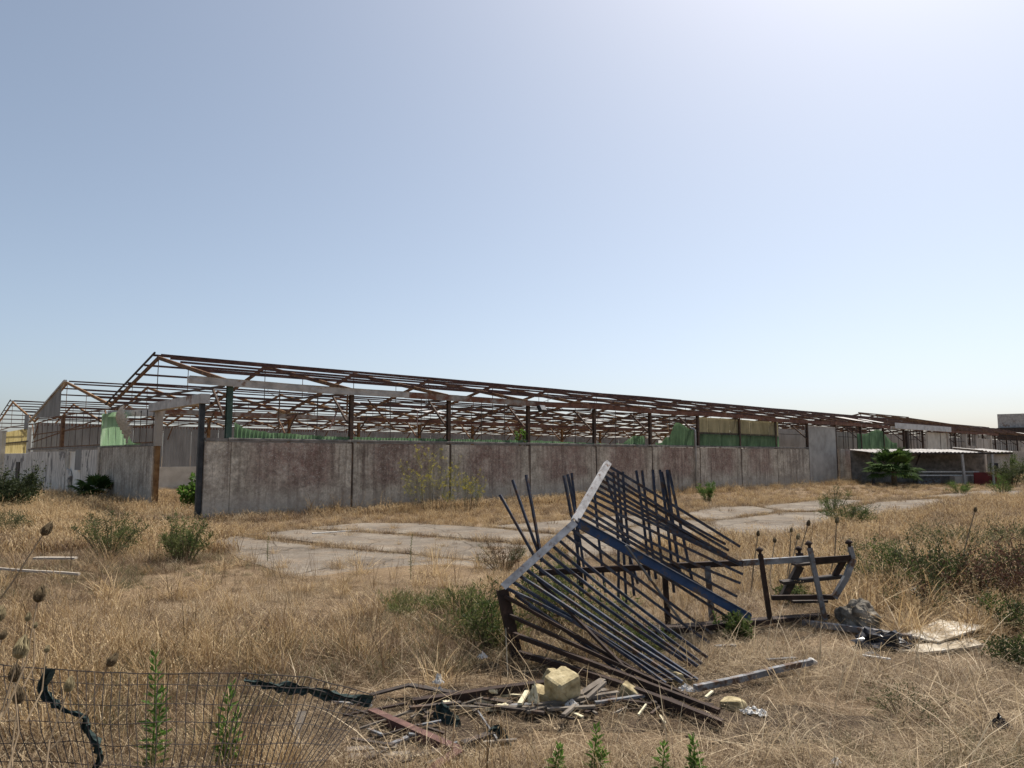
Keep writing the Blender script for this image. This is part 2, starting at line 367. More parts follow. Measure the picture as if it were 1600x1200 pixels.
def corr(mb, p0, ux, uy, width, hfun, lo=None, pitch=.09, amp=.018, step=4, nrm=None, rows=1):
    """corrugated sheet: along ux, rising along uy from lo(s) to hfun(s)"""
    p0, ux, uy = Vector(p0), Vector(ux).normalized(), Vector(uy).normalized()
    nn = ux.cross(uy).normalized() if nrm is None else Vector(nrm)
    n = max(2, int(width / pitch * step)); vs = []; fs = []
    for i in range(n + 1):
        s = width * i / n; a = amp * math.sin(2 * math.pi * s / pitch)
        l = lo(s) if lo else 0; h = max(l + .004, hfun(s))
        for k in range(rows + 1): vs.append(p0 + ux * s + uy * (l + (h - l) * k / rows) + nn * a)
    for i in range(n):
        for k in range(rows):
            o = i * (rows + 1) + k; fs.append((o, o + rows + 1, o + rows + 2, o + 1))
    mb.add(vs, fs)

# ------------------------------------------------------------------ ground
def build_ground():
    xs = sorted(set([-3000, -1500, -700, -350, -180, -110] + [i * 4 - 80 for i in range(45)] + [i * .4 - 10 for i in range(60)] + [130, 200, 350, 700, 1500, 3000]))
    ys = sorted(set([-300, -100, -30, -8] + [i * .35 - 2 for i in range(60)] + [i * 3 + 19 for i in range(40)] + [160, 220, 350, 700, 1500, 3500]))
    vs = [(x, y, terrain(x, y)) for y in ys for x in xs]; n = len(xs)
    fs = [(j * n + i, j * n + i + 1, (j + 1) * n + i + 1, (j + 1) * n + i) for j in range(len(ys) - 1) for i in range(n - 1)]
    me = bpy.data.meshes.new('ground'); me.from_pydata(vs, [], fs); me.materials.append(MAT['ground'])
    me.polygons.foreach_set('use_smooth', [True] * len(fs)); struct(ob('ground', me))
build_ground()
def bare_soil(cx, cy, rx, ry, seed):
    mb = MB(); n = 40; rings = 8; vs = []
    for i in range(rings + 1):
        for j in range(n):
            a = 2 * math.pi * j / n; k = i / rings * (1 + .35 * noise.noise(Vector((math.cos(a) * 1.7, math.sin(a) * 1.7, seed))) + .15 * noise.noise(Vector((math.cos(a) * 6, math.sin(a) * 6, seed))))
            x, y = cx + rx * k * math.cos(a), cy + ry * k * math.sin(a)
            vs.append((x, y, terrain(x, y) + .012 * (1 - i / rings) + .02 * max(0, noise.noise(Vector((x * 9, y * 9, 2)))) + .004))
    fs = [(i * n + j, (i + 1) * n + j, (i + 1) * n + (j + 1) % n, i * n + (j + 1) % n) for i in range(rings) for j in range(n)]
    mb.add(vs, fs); struct(mb.build('bare_soil', 'soil', None, True))
bare_soil(-.75, 4.62, .95, .55, 1); bare_soil(.35, 5.0, 1.3, .4, 2); bare_soil(1.0, 5.9, 1.25, .6, 3); bare_soil(1.6, 4.7, .7, .35, 4)

SLABS_PX = [
    [(316, 846), (372, 838), (470, 851), (540, 858), (600, 863), (700, 873), (780, 882), (760, 908), (600, 917), (480, 907), (390, 880)],
    [(385, 835), (480, 827), (596, 834), (700, 842), (842, 853), (826, 868), (785, 880), (700, 871), (600, 861), (545, 856), (520, 850)],
    [(474, 825), (560, 817), (640, 817), (760, 824), (872, 836), (850, 850), (700, 839), (598, 831)],
    [(765, 822), (905, 811), (985, 804), (1045, 811), (965, 826), (882, 834)],
    [(858, 852), (886, 837), (970, 827), (1050, 813), (1095, 813), (1140, 836), (1010, 858), (900, 876)],
    [(1050, 807), (1120, 792), (1180, 791), (1218, 798), (1135, 812), (1100, 812)],
    [(1102, 816), (1225, 801), (1300, 799), (1328, 806), (1255, 836), (1145, 841)],
    [(1186, 791), (1300, 780), (1362, 783), (1306, 797), (1225, 799)],
    [(1316, 799), (1368, 785), (1440, 780), (1500, 780), (1445, 798), (1370, 807)],
    [(1440, 776), (1530, 767), (1600, 767), (1600, 776), (1506, 780)],
]
SLABS = []
yard = MB()
for i, poly in enumerate(SLABS_PX):
    pts = [gnd(x, y, -.07) for x, y in poly]
    rp = []
    for a, b in zip(pts, pts[1:] + pts[:1]):
        k = max(1, int((b - a).length / .35))
        for j in range(k):
            p = a.lerp(b, j / k); q = noise.noise_vector(p * 1.1) * .07 + noise.noise_vector(p * 7.1) * .045
            rp.append(Vector((p.x + q.x, p.y + q.y, 0)))
    SLABS.append([(p.x, p.y) for p in rp])
    mb = MB(); n = len(rp); cx = sum(p.x for p in rp) / n; cy = sum(p.y for p in rp) / n
    tilt = rnd.uniform(-.004, .004)
    top = [(p.x, p.y, terrain(p.x, p.y) * .3 - .042 + .003 * i * .5 + tilt * (p.x - cx)) for p in rp]
    mb.add(top + [(x, y, z - .14) for x, y, z in top], [tuple(range(n))] + [(a, a + n, (a + 1) % n + n, (a + 1) % n) for a in range(n)])
    o = struct(mb.build('concrete_slab', 'slab'))
def in_poly(x, y, poly):
    c = False; j = len(poly) - 1
    for i in range(len(poly)):
        xi, yi = poly[i]; xj, yj = poly[j]
        if (yi > y) != (yj > y) and x < (xj - xi) * (y - yi) / (yj - yi) + xi: c = not c
        j = i
    return c
def on_slab(x, y): return any(in_poly(x, y, s) for s in SLABS)

# ------------------------------------------------------------------ the derelict shed
shed = empty('derelict_warehouse', (CX, CY, 0), 'long roofless warehouse of stained concrete panels under rusty steel trusses', 'warehouse', rz=ROT)
BAY = 3.93; U0 = .62
NB = 26
EAVE = 3.80; WALLZ = 2.12
def lring(mb_fn, name, mat, parent=shed, loc=None, smooth=False):
    mb = MB(); mb_fn(mb); return mb.build(name, mat, parent, smooth, loc)
# front wall panels, each between two columns, face at v = 0
for k in range(9):
    L = BAY - .075
    mb = MB(); h = WALLZ - .02 + rnd.uniform(-.008, .008)
    nx, nzv = 10, 6
    mb.box(-L / 2, L / 2, 0, .14, -.5, h)
    o = mb.build('wall_panel', 'panel' if k != 8 else 'panel_grey', shed, loc=(U0 + BAY * (k + .5), rnd.uniform(-.008, .008), 0))
    bevel(o, .012)
o = lring(lambda m: m.box(-.375, .352, 0, .14, -.5, WALLZ - .015), 'wall_panel', 'panel_grey', loc=(.30, .004, 0)); bevel(o, .012)
# coping
for k in range(9):
    o = lring(lambda m: m.box(0, BAY - .012, -.035, .19, 0, .085), 'coping', 'cap', loc=(U0 + BAY * k - .06, 0, WALLZ + rnd.uniform(0, .012))); bevel(o, .01)
o = lring(lambda m: m.box(0, .6, -.03, .185, 0, .08), 'coping', 'cap', loc=(-.06, 0, WALLZ))
# columns along the front
def col_mesh(mat, h, wd=.12, base=-.4):
    mb = MB()
    mb.box(-wd / 2, wd / 2, .014, .03, base, h); mb.box(-wd / 2, wd / 2, .13, .15, base, h); mb.box(-.012, .012, .03, .13, base, h)
    return mb.mesh('column', mat)
cm_dark, cm_green, cm_rust = col_mesh('colsteel', EAVE - .08), col_mesh('greenpaint', EAVE - .08, .16, WALLZ + .07), col_mesh('rust_orange', EAVE - .1)
for k in range(NB):
    ob('column', cm_green if k == 0 else cm_dark, shed, (U0 + BAY * k - .075 + .03, -.004, 0))
for v0 in (13.5, 33.1, 54.5):
    for k in range(NB):
        ob('column', cm_rust, shed, (U0 + BAY * k + .02, v0, -.2))
# trusses: one mesh for ties and hangers, two rafters below it
NAVES = [(0.0, 13.5, 5.27), (13.5, 33.1, 5.62), (33.1, 54.5, 5.75)]
def truss_meshes(v0, v1, zr):
    vm = (v0 + v1) / 2; half = (v1 - v0) / 2
    mb = MB(); e = EAVE - .1
    mb.beam((0, v0 + .1, e), (0, vm, e + .14), .05, .06); mb.beam((0, vm, e + .14), (0, v1 - .1, e), .05, .06)
    mb.tube([(0, vm, e + .12), (0, vm, zr - .1)], .016, 5)
    for s in (-1, 1):
        mb.tube([(0, vm + s * half * .5, e + .06), (0, vm + s * half * .5, e + (zr - e) * .5)], .012, 5)
        mb.beam((.03, vm + s * (half - .06), 2.75), (.03, vm + s * (half - 1.15), e + .02), .05, .07)
    t = mb.mesh('truss', 'colsteel' if v0 < 1 else 'rust')
    r = []
    for s in (-1, 1):
        m2 = MB(); m2.beam((0, vm - s * .02, zr - .06), (0, vm + s * (half + .05), EAVE + .04), .07, .125); r.append(m2.mesh('rafter', 'rust' if v0 < 1 else 'rust_orange'))
    return t, r
TM = [truss_meshes(*n) for n in NAVES]
for (v0, v1, zr), (t, r) in zip(NAVES, TM):
    for k in range(NB):
        if v0 > 30 and k > 17: continue
        tr = ob('truss', t, shed, (U0 - .2 + BAY * k, 0, rnd.uniform(-.02, .02)))
        for rm in r: ob('rafter', rm, tr)
# purlins in lengths of four bays
for (v0, v1, zr) in NAVES:
    vm = (v0 + v1) / 2; half = (v1 - v0) / 2
    npur = 6 if v0 < 1 else 7
    kmax = NB if v0 < 30 else 18
    for s in (-1, 1):
        for j in range(npur):
            f = (j + .12) / npur
            for k in range(0, kmax - 1, 4):
                if v0 < 1 and s < 0 and k == 0 and j == 5: continue
                if v0 > 1 and rnd.random() < .05: continue
                a = U0 + BAY * k - ((.34 if s > 0 else .16) if k == 0 else 0); b = min(U0 + BAY * (k + 4), U0 + BAY * (kmax - 1)) + .1
                v = vm + s * half * f; z = zr + .06 + (EAVE - zr) * f
                mb = MB(); n = 4; dz = [rnd.uniform(-.022, .022) for _ in range(n + 1)]; dz[0] = rnd.uniform(-.012, .012)
                for i in range(n):
                    mb.beam((a + (b - a) * i / n, v, z + dz[i]), (a + (b - a) * (i + 1) / n, v, z + dz[i + 1]), .05, .072)
                mb.build('purlin', 'purlin', shed)
for i in range(22):
    a = Vector((rnd.uniform(1, 60), rnd.choice([.6, 2, 4, 6.2, 9, 12.2]), EAVE + rnd.uniform(-.1, .5))); L = rnd.uniform(.4, 1.3)
    if i % 3: pts_ = [a, a + Vector((.05, 0, -L * .4)), a + Vector((rnd.uniform(-.2, .2), rnd.uniform(-.2, .2), -L * .8)), a + Vector((rnd.uniform(-.4, .4), rnd.uniform(-.3, .3), -L))]
    else:
        b = a + Vector((rnd.uniform(2, 4), rnd.uniform(-1, 1), rnd.uniform(-.3, .2))); pts_ = [a, a.lerp(b, .3) - Vector((0, 0, .25)), a.lerp(b, .7) - Vector((0, 0, .28)), b]
    lring(lambda m: m.tube(pts_, .009, 4), 'hanging_wire', 'darksteel')
for i in range(14):
    a = Vector((rnd.uniform(3, 60), rnd.uniform(1, 11.5), EAVE + .2)); b = a + Vector((rnd.uniform(-1.6, 1.6), rnd.uniform(-1, 1), -rnd.uniform(.6, 1.5)))
    lring(lambda m: m.beam(a, b, .04, .06), 'loose_bar', rnd.choice(['rust', 'rust_orange', 'purlin']))
for v0, v1, zr in (NAVES[0], NAVES[2]):
    vm = (v0 + v1) / 2
    lring(lambda m: m.beam((U0 - .36, vm - .1, zr + .10), (U0 - .36, v1 + .1, EAVE + .10), .05, .06), 'barge_bar', 'darksteel')
# eave gutter on the front
k = 0; u = -.62
GM = ['galv', 'galv', 'gutter_mid', 'gutter_mid', 'gutter_rust', 'gutter_rust', 'gutter_rust', 'gutter_rust', 'gutter_rust', 'gutter_rust', 'gutter_rust', 'gutter_rust', 'gutter_rust', 'galv', 'galv', 'gutter_mid', 'gutter_rust', 'gutter_rust', 'gutter_rust', 'gutter_rust']
zprev = EAVE
while u < 75:
    L = rnd.choice([2.2, 3.9, 3.9, 4.6]) if k > 1 else 3.6
    mb = MB(); n = 8; h = .21; pr = []
    z0 = zprev; z1 = EAVE + rnd.uniform(-.05, .03)
    for i in range(n + 1):
        s = i / n; z = z0 + (z1 - z0) * s; b_ = rnd.uniform(-.014, .014)
        y = -.14 + rnd.uniform(-.012, .012)
        pr.append([(L * s, y - .02 + b_, z + h / 2), (L * s, y + b_ * 1.5, z + h * .48), (L * s, y + .008 + rnd.uniform(-.01, .01), z), (L * s, y + .02 + b_, z - h / 2), (L * s, y + .20, z - h / 2 + .01), (L * s, y + .215, z + h / 2)])
    vs = [p for r_ in pr for p in r_]; m_ = 6
    mb.add(vs, [(i * m_ + j, i * m_ + j + 1, (i + 1) * m_ + j + 1, (i + 1) * m_ + j) for i in range(n) for j in range(m_ - 1)])
    mb.build('gutter', GM[min(k, len(GM) - 1)], shed, loc=(u, -.02, 0)); zprev = z1 + rnd.uniform(-.02, .02)
    u += L + rnd.uniform(-.06, .01); k += 1
# valley gutters
for v0 in (13.5, 33.1):
    for k in range(0, NB - 1, 3):
        o = lring(lambda m: m.box(0, BAY * 3 - .03, -.16, .16, -.09, .10), 'valley_gutter', 'gutter_mid' if rnd.random() < .7 else 'gutter_rust', loc=(U0 + BAY * k, v0, EAVE - .12 + rnd.uniform(-.02, .02)))
# thin sheeting rods in the open bays
rod = MB(); rod.tube([(0, .07, WALLZ + .08), (0, .07, EAVE - .1)], .013, 5); rodm = rod.mesh('sheeting_rod', 'darksteel')
for k in range(0, 22):
    for f in (.36, .7):
        if 6 <= k <= 8 or k == 9: continue
        ob('sheeting_rod', rodm, shed, (U0 + BAY * (k + f) + rnd.uniform(-.1, .1), 0, 0), (0, rnd.uniform(-.01, .01), 0))
# broken green sheeting along the coping
def jag(s, a=.04): return a * (noise.noise(Vector((s * 5.1, 3, 0))) + .6 * noise.noise(Vector((s * 13.7, 8, 0))))
def green_h(s):
    return .11 + .36 * math.exp(-s / .55) + .05 * math.exp(-((s - 1.6) / 1.0) ** 2) + jag(s, .045)
mb = MB(); corr(mb, (U0 + .12, .055, WALLZ + .07), (1, 0, 0), (0, 0, 1), 11.3, green_h, pitch=.12, amp=.025); mb.build('green_sheet', 'greensheet', shed)
mb = MB(); corr(mb, (U0 + 11.6, .055, WALLZ + .07), (1, 0, 0), (0, 0, 1), 4.9, lambda s: max(.03, .12 - .017 * s + jag(s, .04)), pitch=.12, amp=.025); mb.build('green_sheet', 'greensheet', shed)
mb = MB(); corr(mb, (17.7, .055, WALLZ + .07), (1, 0, 0), (0, 0, 1), 2.1, lambda s: min(.42, .05 + .5 * max(0, s - .5)) + jag(s, .05), pitch=.12, amp=.025); mb.build('green_sheet', 'greensheet', shed)
def stepup(s): return .12 + .28 * sstep(.4, .9, s) + .72 * sstep(1.0, 1.7, s) - .3 * sstep(1.9, 3.0, s) + jag(s, .04)
mb = MB(); corr(mb, (20.6, .055, WALLZ + .07), (1, 0, 0), (0, 0, 1), 3.3, stepup, pitch=.12, amp=.025); mb.build('green_sheet', 'greensheet', shed)
for i in range(8):
    mb = MB(); corr(mb, (24.15 + i * 1.03, .055, WALLZ + .07), (1, 0, 0), (0, 0, 1), 1.01, lambda s: .62 + jag(s + i, .01), pitch=.12, amp=.022); mb.build('green_sheet', 'greensheet', shed)
    mb = MB(); top = 1.47 + rnd.uniform(-.03, .03)
    corr(mb, (24.14 + i * 1.03, .09 + rnd.uniform(0, .02), WALLZ + .07), (1, rnd.uniform(-.01, .01), 0), (rnd.uniform(-.01, .01), 0, 1), .99, lambda s: top, lambda s: .63, pitch=.12, amp=.022); mb.build('beige_sheet', 'beigesheet', shed)
lring(lambda m: m.beam((24.0, .12, WALLZ + .70), (32.3, .12, WALLZ + .70), .05, .17), 'sheeting_rail', 'darksteel')
lring(lambda m: m.beam((32.4, .08, WALLZ + .85), (40, .08, WALLZ + .85), .03, .03), 'sheeting_rail', 'darksteel')
# downpipe and floodlight on the front
mb = MB(); mb.tube([(23.62, -.12, -.1), (23.62, -.12, 2.95), (23.62, -.05, 3.05), (23.62, .1, 3.06)], .055, 10); mb.build('downpipe', 'pipe', shed, True)
fl = lring(lambda m: (m.box(-.2, .2, -.16, .0, -.13, .13)), 'floodlight', 'dark', loc=(U0 + BAY * 3 + .28, -.30, 3.52)); fl.rotation_euler = (R(-28), 0, R(8)); bevel(fl, .02)
lring(lambda m: m.box(-.16, .16, -.012, 0, -.1, .1), 'lamp_glass', 'lens', fl, loc=(0, -.161, 0))
lring(lambda m: m.beam((0, 0, 0), (0, .24, -.02), .03, .03), 'bracket', 'darksteel', fl)
# taller rendered bay, low red bay and the pale far bays
o = lring(lambda m: m.box(0, 3.86, 0, .2, -.4, 3.55), 'block_wall', 'blockwall', loc=(U0 + BAY * 9 - .02, .03, 0)); bevel(o, .012)
o = lring(lambda m: m.box(-2.0, 2.6, 0, .16, -.4, 2.15), 'wall_panel', 'panel', loc=(42.3, .02, 0))
mb = MB(); corr(mb, (43.2, .06, 2.15), (1, 0, 0), (0, 0, 1), 7.0, lambda s: 1.05 + .35 * sstep(1.2, 3.4, s) - .9 * sstep(3.8, 6.4, s) + jag(s, .05), pitch=.16, amp=.025); mb.build('green_sheet', 'greensheet', shed)
lring(lambda m: m.box(-2.5, 4.1, 0, .16, -.4, 2.15), 'wall_panel', 'panel_grey', loc=(47.5, .02, 0))
for a, b, zz, mt in [(52.0, 56.5, 2.15, 'palegrey'), (56.6, 61.2, 3.6, 'cream'), (61.4, 66, 2.2, 'palegrey'), (66.2, 69, 2.6, 'palegrey'), (69.2, 73.5, 3.3, 'palegrey'), (73.8, 84, 2.2, 'palegrey'), (84.2, 100, 2.6, 'palegrey')]:
    lring(lambda m: m.box(a, b, .02, .2, -.4, zz), 'wall_panel', mt)
for a in (52.2, 61.3, 66.1, 69.1, 73.6): lring(lambda m: m.box(a - .2, a + .2, -.05, .3, -.3, EAVE - .15), 'pillar', 'palegrey' if a > 60 else 'darksteel')
lring(lambda m: m.box(49.0, 61.2, -.34, -.30, EAVE - .1, EAVE + .32), 'fascia', 'rooflight')
for (a, b) in ((40.4, 44), (52.4, 56.4), (61.6, 65.9), (66.3, 69.0), (73.9, 84)):
    mb = MB(); n = int((b - a) / .8)
    for i in range(1, n + 1): mb.beam((a + (b - a) * i / (n + 1), .1, 2.15), (a + (b - a) * i / (n + 1), .1, EAVE - .1), .035)
    mb.beam((a, .1, 2.95), (b, .1, 2.95), .035); mb.build('window_grid', 'darksteel', shed)
lring(lambda m: m.box(33, 100, 2.4, 2.55, -.4, 3.45), 'partition_wall', 'palegrey')
# wall between second and third hall: plaster foot, grey sheets above
lring(lambda m: m.box(.4, 100, 32.9, 33.0, -.9, .93), 'back_wall', 'cream')
for i in range(34):
    mb = MB(); corr(mb, (.4 + i * 1.9, 32.93 + (i % 2) * .012, .92), (1, 0, 0), (0, 0, 1), 1.88, lambda s: 2.83, pitch=.2, amp=.02, step=3); mb.build('wall_sheet', 'sheet', shed)
# leftover roofing
for i in range(34):
    hall = NAVES[rnd.choice([0, 1, 1, 1, 2])]
    v0, v1, zr = hall; vm = (v0 + v1) / 2; half = (v1 - v0) / 2
    uu = rnd.uniform(44, 96) if v0 < 1 else (rnd.uniform(14, 90) if v0 < 30 else rnd.uniform(8, 62)); s = rnd.choice([1, 1, -1]); f = rnd.uniform(.45, .8)
    sl = Vector((0, s * half, EAVE - zr)).normalized()
    p = Vector((uu, vm + s * half * f, zr + .13 + (EAVE - zr) * f))
    mb = MB(); corr(mb, p, (1, 0, rnd.uniform(-.02, .02)), sl, rnd.uniform(1, 2.6), lambda q: 1.6 + jag(q, .3), pitch=.2, amp=.022, step=3, nrm=(0, 0, 1)); mb.build('roof_sheet', rnd.choice(['rooflight', 'rooflight', 'galv', 'sheet']), shed)
# gable side (u = 0): corner post, lintel, entrance post, walls
o = lring(lambda m: m.box(-.07, .07, -.07, .07, -.3, 3.36), 'corner_post', 'greypost', loc=(-.16, .12, 0)); bevel(o, .01)
lring(lambda m: m.box(-.15, .10, -.2, 4.95, 0, .27), 'lintel', 'galv', loc=(-.12, .12, 3.16))
lring(lambda m: m.beam((.1, 4.7, 3.13), (.1, 12.2, 3.42), .1, .24), 'lintel', 'galv')
lring(lambda m: m.box(-.1, .1, 4.68, 4.93, 2.02, 3.4), 'entrance_post', 'palegrey')
lring(lambda m: m.box(-.07, .07, 4.72, 4.9, -.3, 2.018), 'entrance_post', 'rust_orange')
o = lring(lambda m: m.box(-.09, .09, 0, 7.3, -.9, 2.02), 'wall_panel', 'panel_grey', loc=(0, 4.97, 0))
lring(lambda m: m.box(-.16, .12, 12.28, 12.6, -.9, 2.05), 'pier', 'panel_grey')
for a, b in ((12.62, 16.0), (19.6, 25.2), (25.22, 31.2)):
    o = lring(lambda m: m.box(-.09, .09, -(b - a) / 2, (b - a) / 2, -1.3, 1.96), 'wall_panel', 'peel', loc=(0, (a + b) / 2, rnd.uniform(-.05, .02)))
lring(lambda m: m.box(-.1, .1, 4.9, 31.3, 2.03, 2.11), 'coping', 'cap')
lring(lambda m: m.box(.12, .2, 15.6, 19.7, -1.1, 1.9), 'partition_wall', 'pale_plaster')
mb = MB(); mb.add([(-.05, 19.6, -1), (-.05, 18.4, -1), (-.05, 18.5, -.2), (-.05, 18.9, .2), (-.05, 18.75, .75), (-.05, 19.1, 1.0), (-.05, 19.6, 1.1), (.08, 19.6, -1), (.08, 18.4, -1), (.08, 18.5, -.2), (.08, 18.9, .2), (.08, 18.75, .75), (.08, 19.1, 1.0), (.08, 19.6, 1.1)],
                  [(0, 1, 2, 3, 4, 5, 6), (13, 12, 11, 10, 9, 8, 7)] + [(i, i + 7, i + 8, i + 1) for i in range(6)]); mb.build('broken_masonry', 'peel', shed)
mb = MB(); corr(mb, (-.05, 16.0, 1.05), (0, 1, 0), (0, 0, 1), 1.6, lambda s: .95, pitch=.3, amp=.02); mb.build('wall_sheet', 'sheet', shed)
# girts and rods in the open gables
def girts(v0, v1, z0, z1, nrod):
    for f in (.0, .5):
        lring(lambda m: m.beam((.04, v0, z0 + .05 + (z1 - z0) * f), (.04, v1, z0 + .05 + (z1 - z0) * f), .05, .05), 'girt', 'rust')
    for i in range(nrod):
        v = v0 + (v1 - v0) * (i + .7) / nrod
        lring(lambda m: m.tube([(.04, v, z0), (.04, v, z1)], .014, 5), 'sheeting_rod', 'darksteel')
girts(12.6, 31, 2.1, 3.7, 12)
girts(5.0, 8.2, 2.1, 3.3, 4)
lring(lambda m: m.beam((.06, 12.6, 3.3), (.06, 31, 2.5), .04, .05), 'brace', 'rust')
lring(lambda m: m.box(-.07, .07, 21.1, 21.5, 2.0, 3.7), 'gable_post', 'rust')
# green sheets in the gable with a curled loose piece
for i in range(2):
    mb = MB(); corr(mb, (-.1, 8.5 + i * 1.95, 2.08), (0, 1, 0), (0, 0, 1), 1.93, (lambda s: 1.32 + jag(s, .03)) if i else (lambda s: 1.16 + .14 * sstep(.2, .9, s) + jag(s, .05)), pitch=.2, amp=.022); mb.build('green_sheet', 'greensheet_light', shed)
mb = MB(); corr(mb, (-.1, 6.4, 2.08), (0, 1, 0), (0, 0, 1), 2.08, lambda s: .04 + .7 * (s / 2.08) ** 4, pitch=.2, amp=.022); mb.build('green_sheet', 'greensheet', shed)
mb = MB(); vs = []; nI, nJ = 36, 6
for i in range(nI + 1):
    s = i / nI
    for j in range(nJ + 1):
        a = -.55 + 1.5 * s
        base = Vector((-.25 - .22 * math.sin(s * 3.0), 8.75 - 1.75 * math.sin(s * 1.75), 3.42 - 1.0 * s ** 1.6))
        vs.append(base + Vector((-.06 * math.sin(j / nJ * 3.1), .72 * (j / nJ - .3) * math.cos(s * .9), -.42 * (j / nJ - .3) * 1.0)) + Vector((.055, 0, .035)) * math.sin(s * 2 * math.pi * 9))
mb.add(vs, [(i * (nJ + 1) + j, (i + 1) * (nJ + 1) + j, (i + 1) * (nJ + 1) + j + 1, i * (nJ + 1) + j + 1) for i in range(nI) for j in range(nJ)])
mb.build('loose_sheet', 'white', shed)
# grey sheeting left on the second gable, yellow sheets on the third
mb = MB(); zv = 3.75
corr(mb, (-.08, 21.75, 0), (0, 1, 0), (0, 0, 1), 7.0, lambda s: 5.37 - .162 * (.85 + s), lambda s: 3.72 + .025 * s, pitch=.24, amp=.02, step=3); mb.build('gable_sheet', 'sheet', shed)
lring(lambda m: m.beam((-.1, 20.75, 5.45), (-.1, 31.4, 3.74), .14, .09), 'barge_board', 'galv')
mb = MB(); corr(mb, (-.05, 32.0, 3.3), (0, 1, 0), (0, 0, 1), 1.6, lambda s: .95, pitch=.24, amp=.02); mb.build('gable_sheet', 'sheet', shed)
for i in range(5):
    for z0, z1 in ((1.85, 2.56), (2.62, 3.38)):
        mb = MB(); corr(mb, (-.06, 32.25 + i * 1.88, z0), (0, 1, 0), (0, 0, 1), 1.86, lambda s: z1 - z0 + jag(s + i * 3, .02), pitch=.3, amp=.03, step=3); mb.build('yellow_sheet', 'yellowsheet', shed)
lring(lambda m: m.beam((-.02, 31.6, 2.59), (-.02, 41.7, 2.59), .06, .12), 'girt', 'darksteel')
lring(lambda m: m.box(-.05, .05, 31.3, 32.2, 1.85, 3.4), 'wall_panel', 'cream')
lring(lambda m: m.box(-.09, .09, 31.3, 41.7, -1.4, 1.82), 'wall_panel', 'peel')
lring(lambda m: m.box(-.14, .1, 34.0, 35.4, -.9, 1.3), 'door', 'darksteel')
lring(lambda m: m.box(-.3, .0, 41.8, 60, -1.4, 3.5), 'wall_panel', 'cream')
# higher frame near the far end
mb = MB()
for du in (0, 4, 8, 12):
    mb.beam((76 - du, 8.2, 5.75), (76 - du, 2.4, 4.6), .1, .12); mb.beam((76 - du, 8.2, 5.75), (76 - du, 14, 4.6), .1, .12); mb.beam((76 - du, 8.2, 5.7), (76 - du, 8.2, 4.4), .06)
for f in (0, .4, .8): mb.beam((63.5, 8.2 + 5.8 * f, 5.83 - 1.15 * f), (76.3, 8.2 + 5.8 * f, 5.83 - 1.15 * f), .07, .1)
mb.build('high_roof_frame', 'rust', shed)

# ------------------------------------------------------------------ lean-to shelter, far wall, far hall
sh = empty('roadside_shelter', (26.6, 44.5, -.12), 'low open shelter with corrugated metal roof and dark red panel', 'shelter')
def sp_(fn, name, mat, par=None, smooth=False):
    mb = MB(); fn(mb); return mb.build(name, mat, par or sh, smooth)
X0, X1 = -4.4, 4.3
for i in range(9):
    mb = MB(); a = X0 + (X1 - X0) * i / 9; last = i >= 7
    corr(mb, (a, -.5, 2.02 + rnd.uniform(-.015, .015) + (.16 if i == 7 else 0)), (1, 0, rnd.uniform(-.02, .02) - (.16 if i == 7 else 0) + (.05 if i == 8 else 0)), (0, 1, .07), .985, lambda s: 2.9, pitch=.24, amp=.03, step=4, nrm=(0, 0, 1)); mb.build('roof_sheet', 'galv', sh)
sp_(lambda m: m.box(X0, X1, 2.2, 2.3, -.3, 2.12), 'back_wall', 'cap')  # dark material paints in the deep shade inside the shelter
sp_(lambda m: m.box(2.9, 4.25, -.25, -.17, .83, 1.9), 'side_wall', 'palegrey')
sp_(lambda m: m.box(1.9, 4.28, -.4, -.33, -.1, .80), 'red_panel', 'redpanel')
sp_(lambda m: m.box(3.0, 3.5, -.29, -.255, .86, 1.36), 'window', 'dark')
for x in (X0 + .05, -.0 + 1.3, 3.05): sp_(lambda m: m.beam((x, -.42, -.3), (x + (.0 if x != 1.3 else -.1), -.42, 2.0), .12, .12), 'post', 'greypost' if x < 0 else 'galv')
for z in (.82, .6): sp_(lambda m: m.beam((-1.2, .2, z), (2.6, .2, z), .06, .07), 'rail', 'white')
sp_(lambda m: m.beam((X0, -.45, 1.96), (X1, -.45, 1.96), .08, .10), 'front_beam', 'darksteel')
sp_(lambda m: m.box(-4.3, -3.0, .4, .5, .9, 1.0), 'rail', 'darksteel')
sp_(lambda m: m.beam((-.6, 1.5, 1.2), (-.3, 1.4, 2.0), .08), 'brace', 'darksteel')
sp_(lambda m: m.box(.8, 1.6, -.2, .3, -.2, .55), 'concrete_block', 'palegrey')
sp_(lambda m: m.box(-1.0, .4, .6, 1.2, -.2, .4), 'bench', 'bluegrey')

bw = empty('boundary_wall', (47.5, 66, -.3), 'plain pale concrete boundary wall beyond the shelter', 'wall')
for i in range(7):
    mb = MB(); mb.box(-1.48, 1.48, 0, .15, -.4, 2.35); o = mb.build('wall_panel', 'palegrey', bw, loc=(-1 + i * 3, 0, rnd.uniform(-.03, .03)))
for i in range(7): sp_(lambda m: m.box(-2.6 + i * 3, -2.4 + i * 3, -.05, .2, -.4, 2.4), 'post', 'cap', bw)
fh = empty('distant_factory', (89.8, 111.8, -.3), 'grey corrugated factory block rising behind the far end of the ruin', 'factory', rz=R(-34.5))
mb = MB(); corr(mb, (-11, 0, 6.6), (1, 0, 0), (0, 0, 1), 26, lambda s: 2.27, pitch=.8, amp=.07, step=4); mb.build('upper_cladding', 'galv', fh)
sp_(lambda m: m.box(-11, 15, .2, 14, 6.6, 8.85), 'upper_storey', 'galv', fh)
sp_(lambda m: m.box(-11.2, 20, -1, 14, 3.2, 6.55), 'dark_band', 'darksteel', fh)
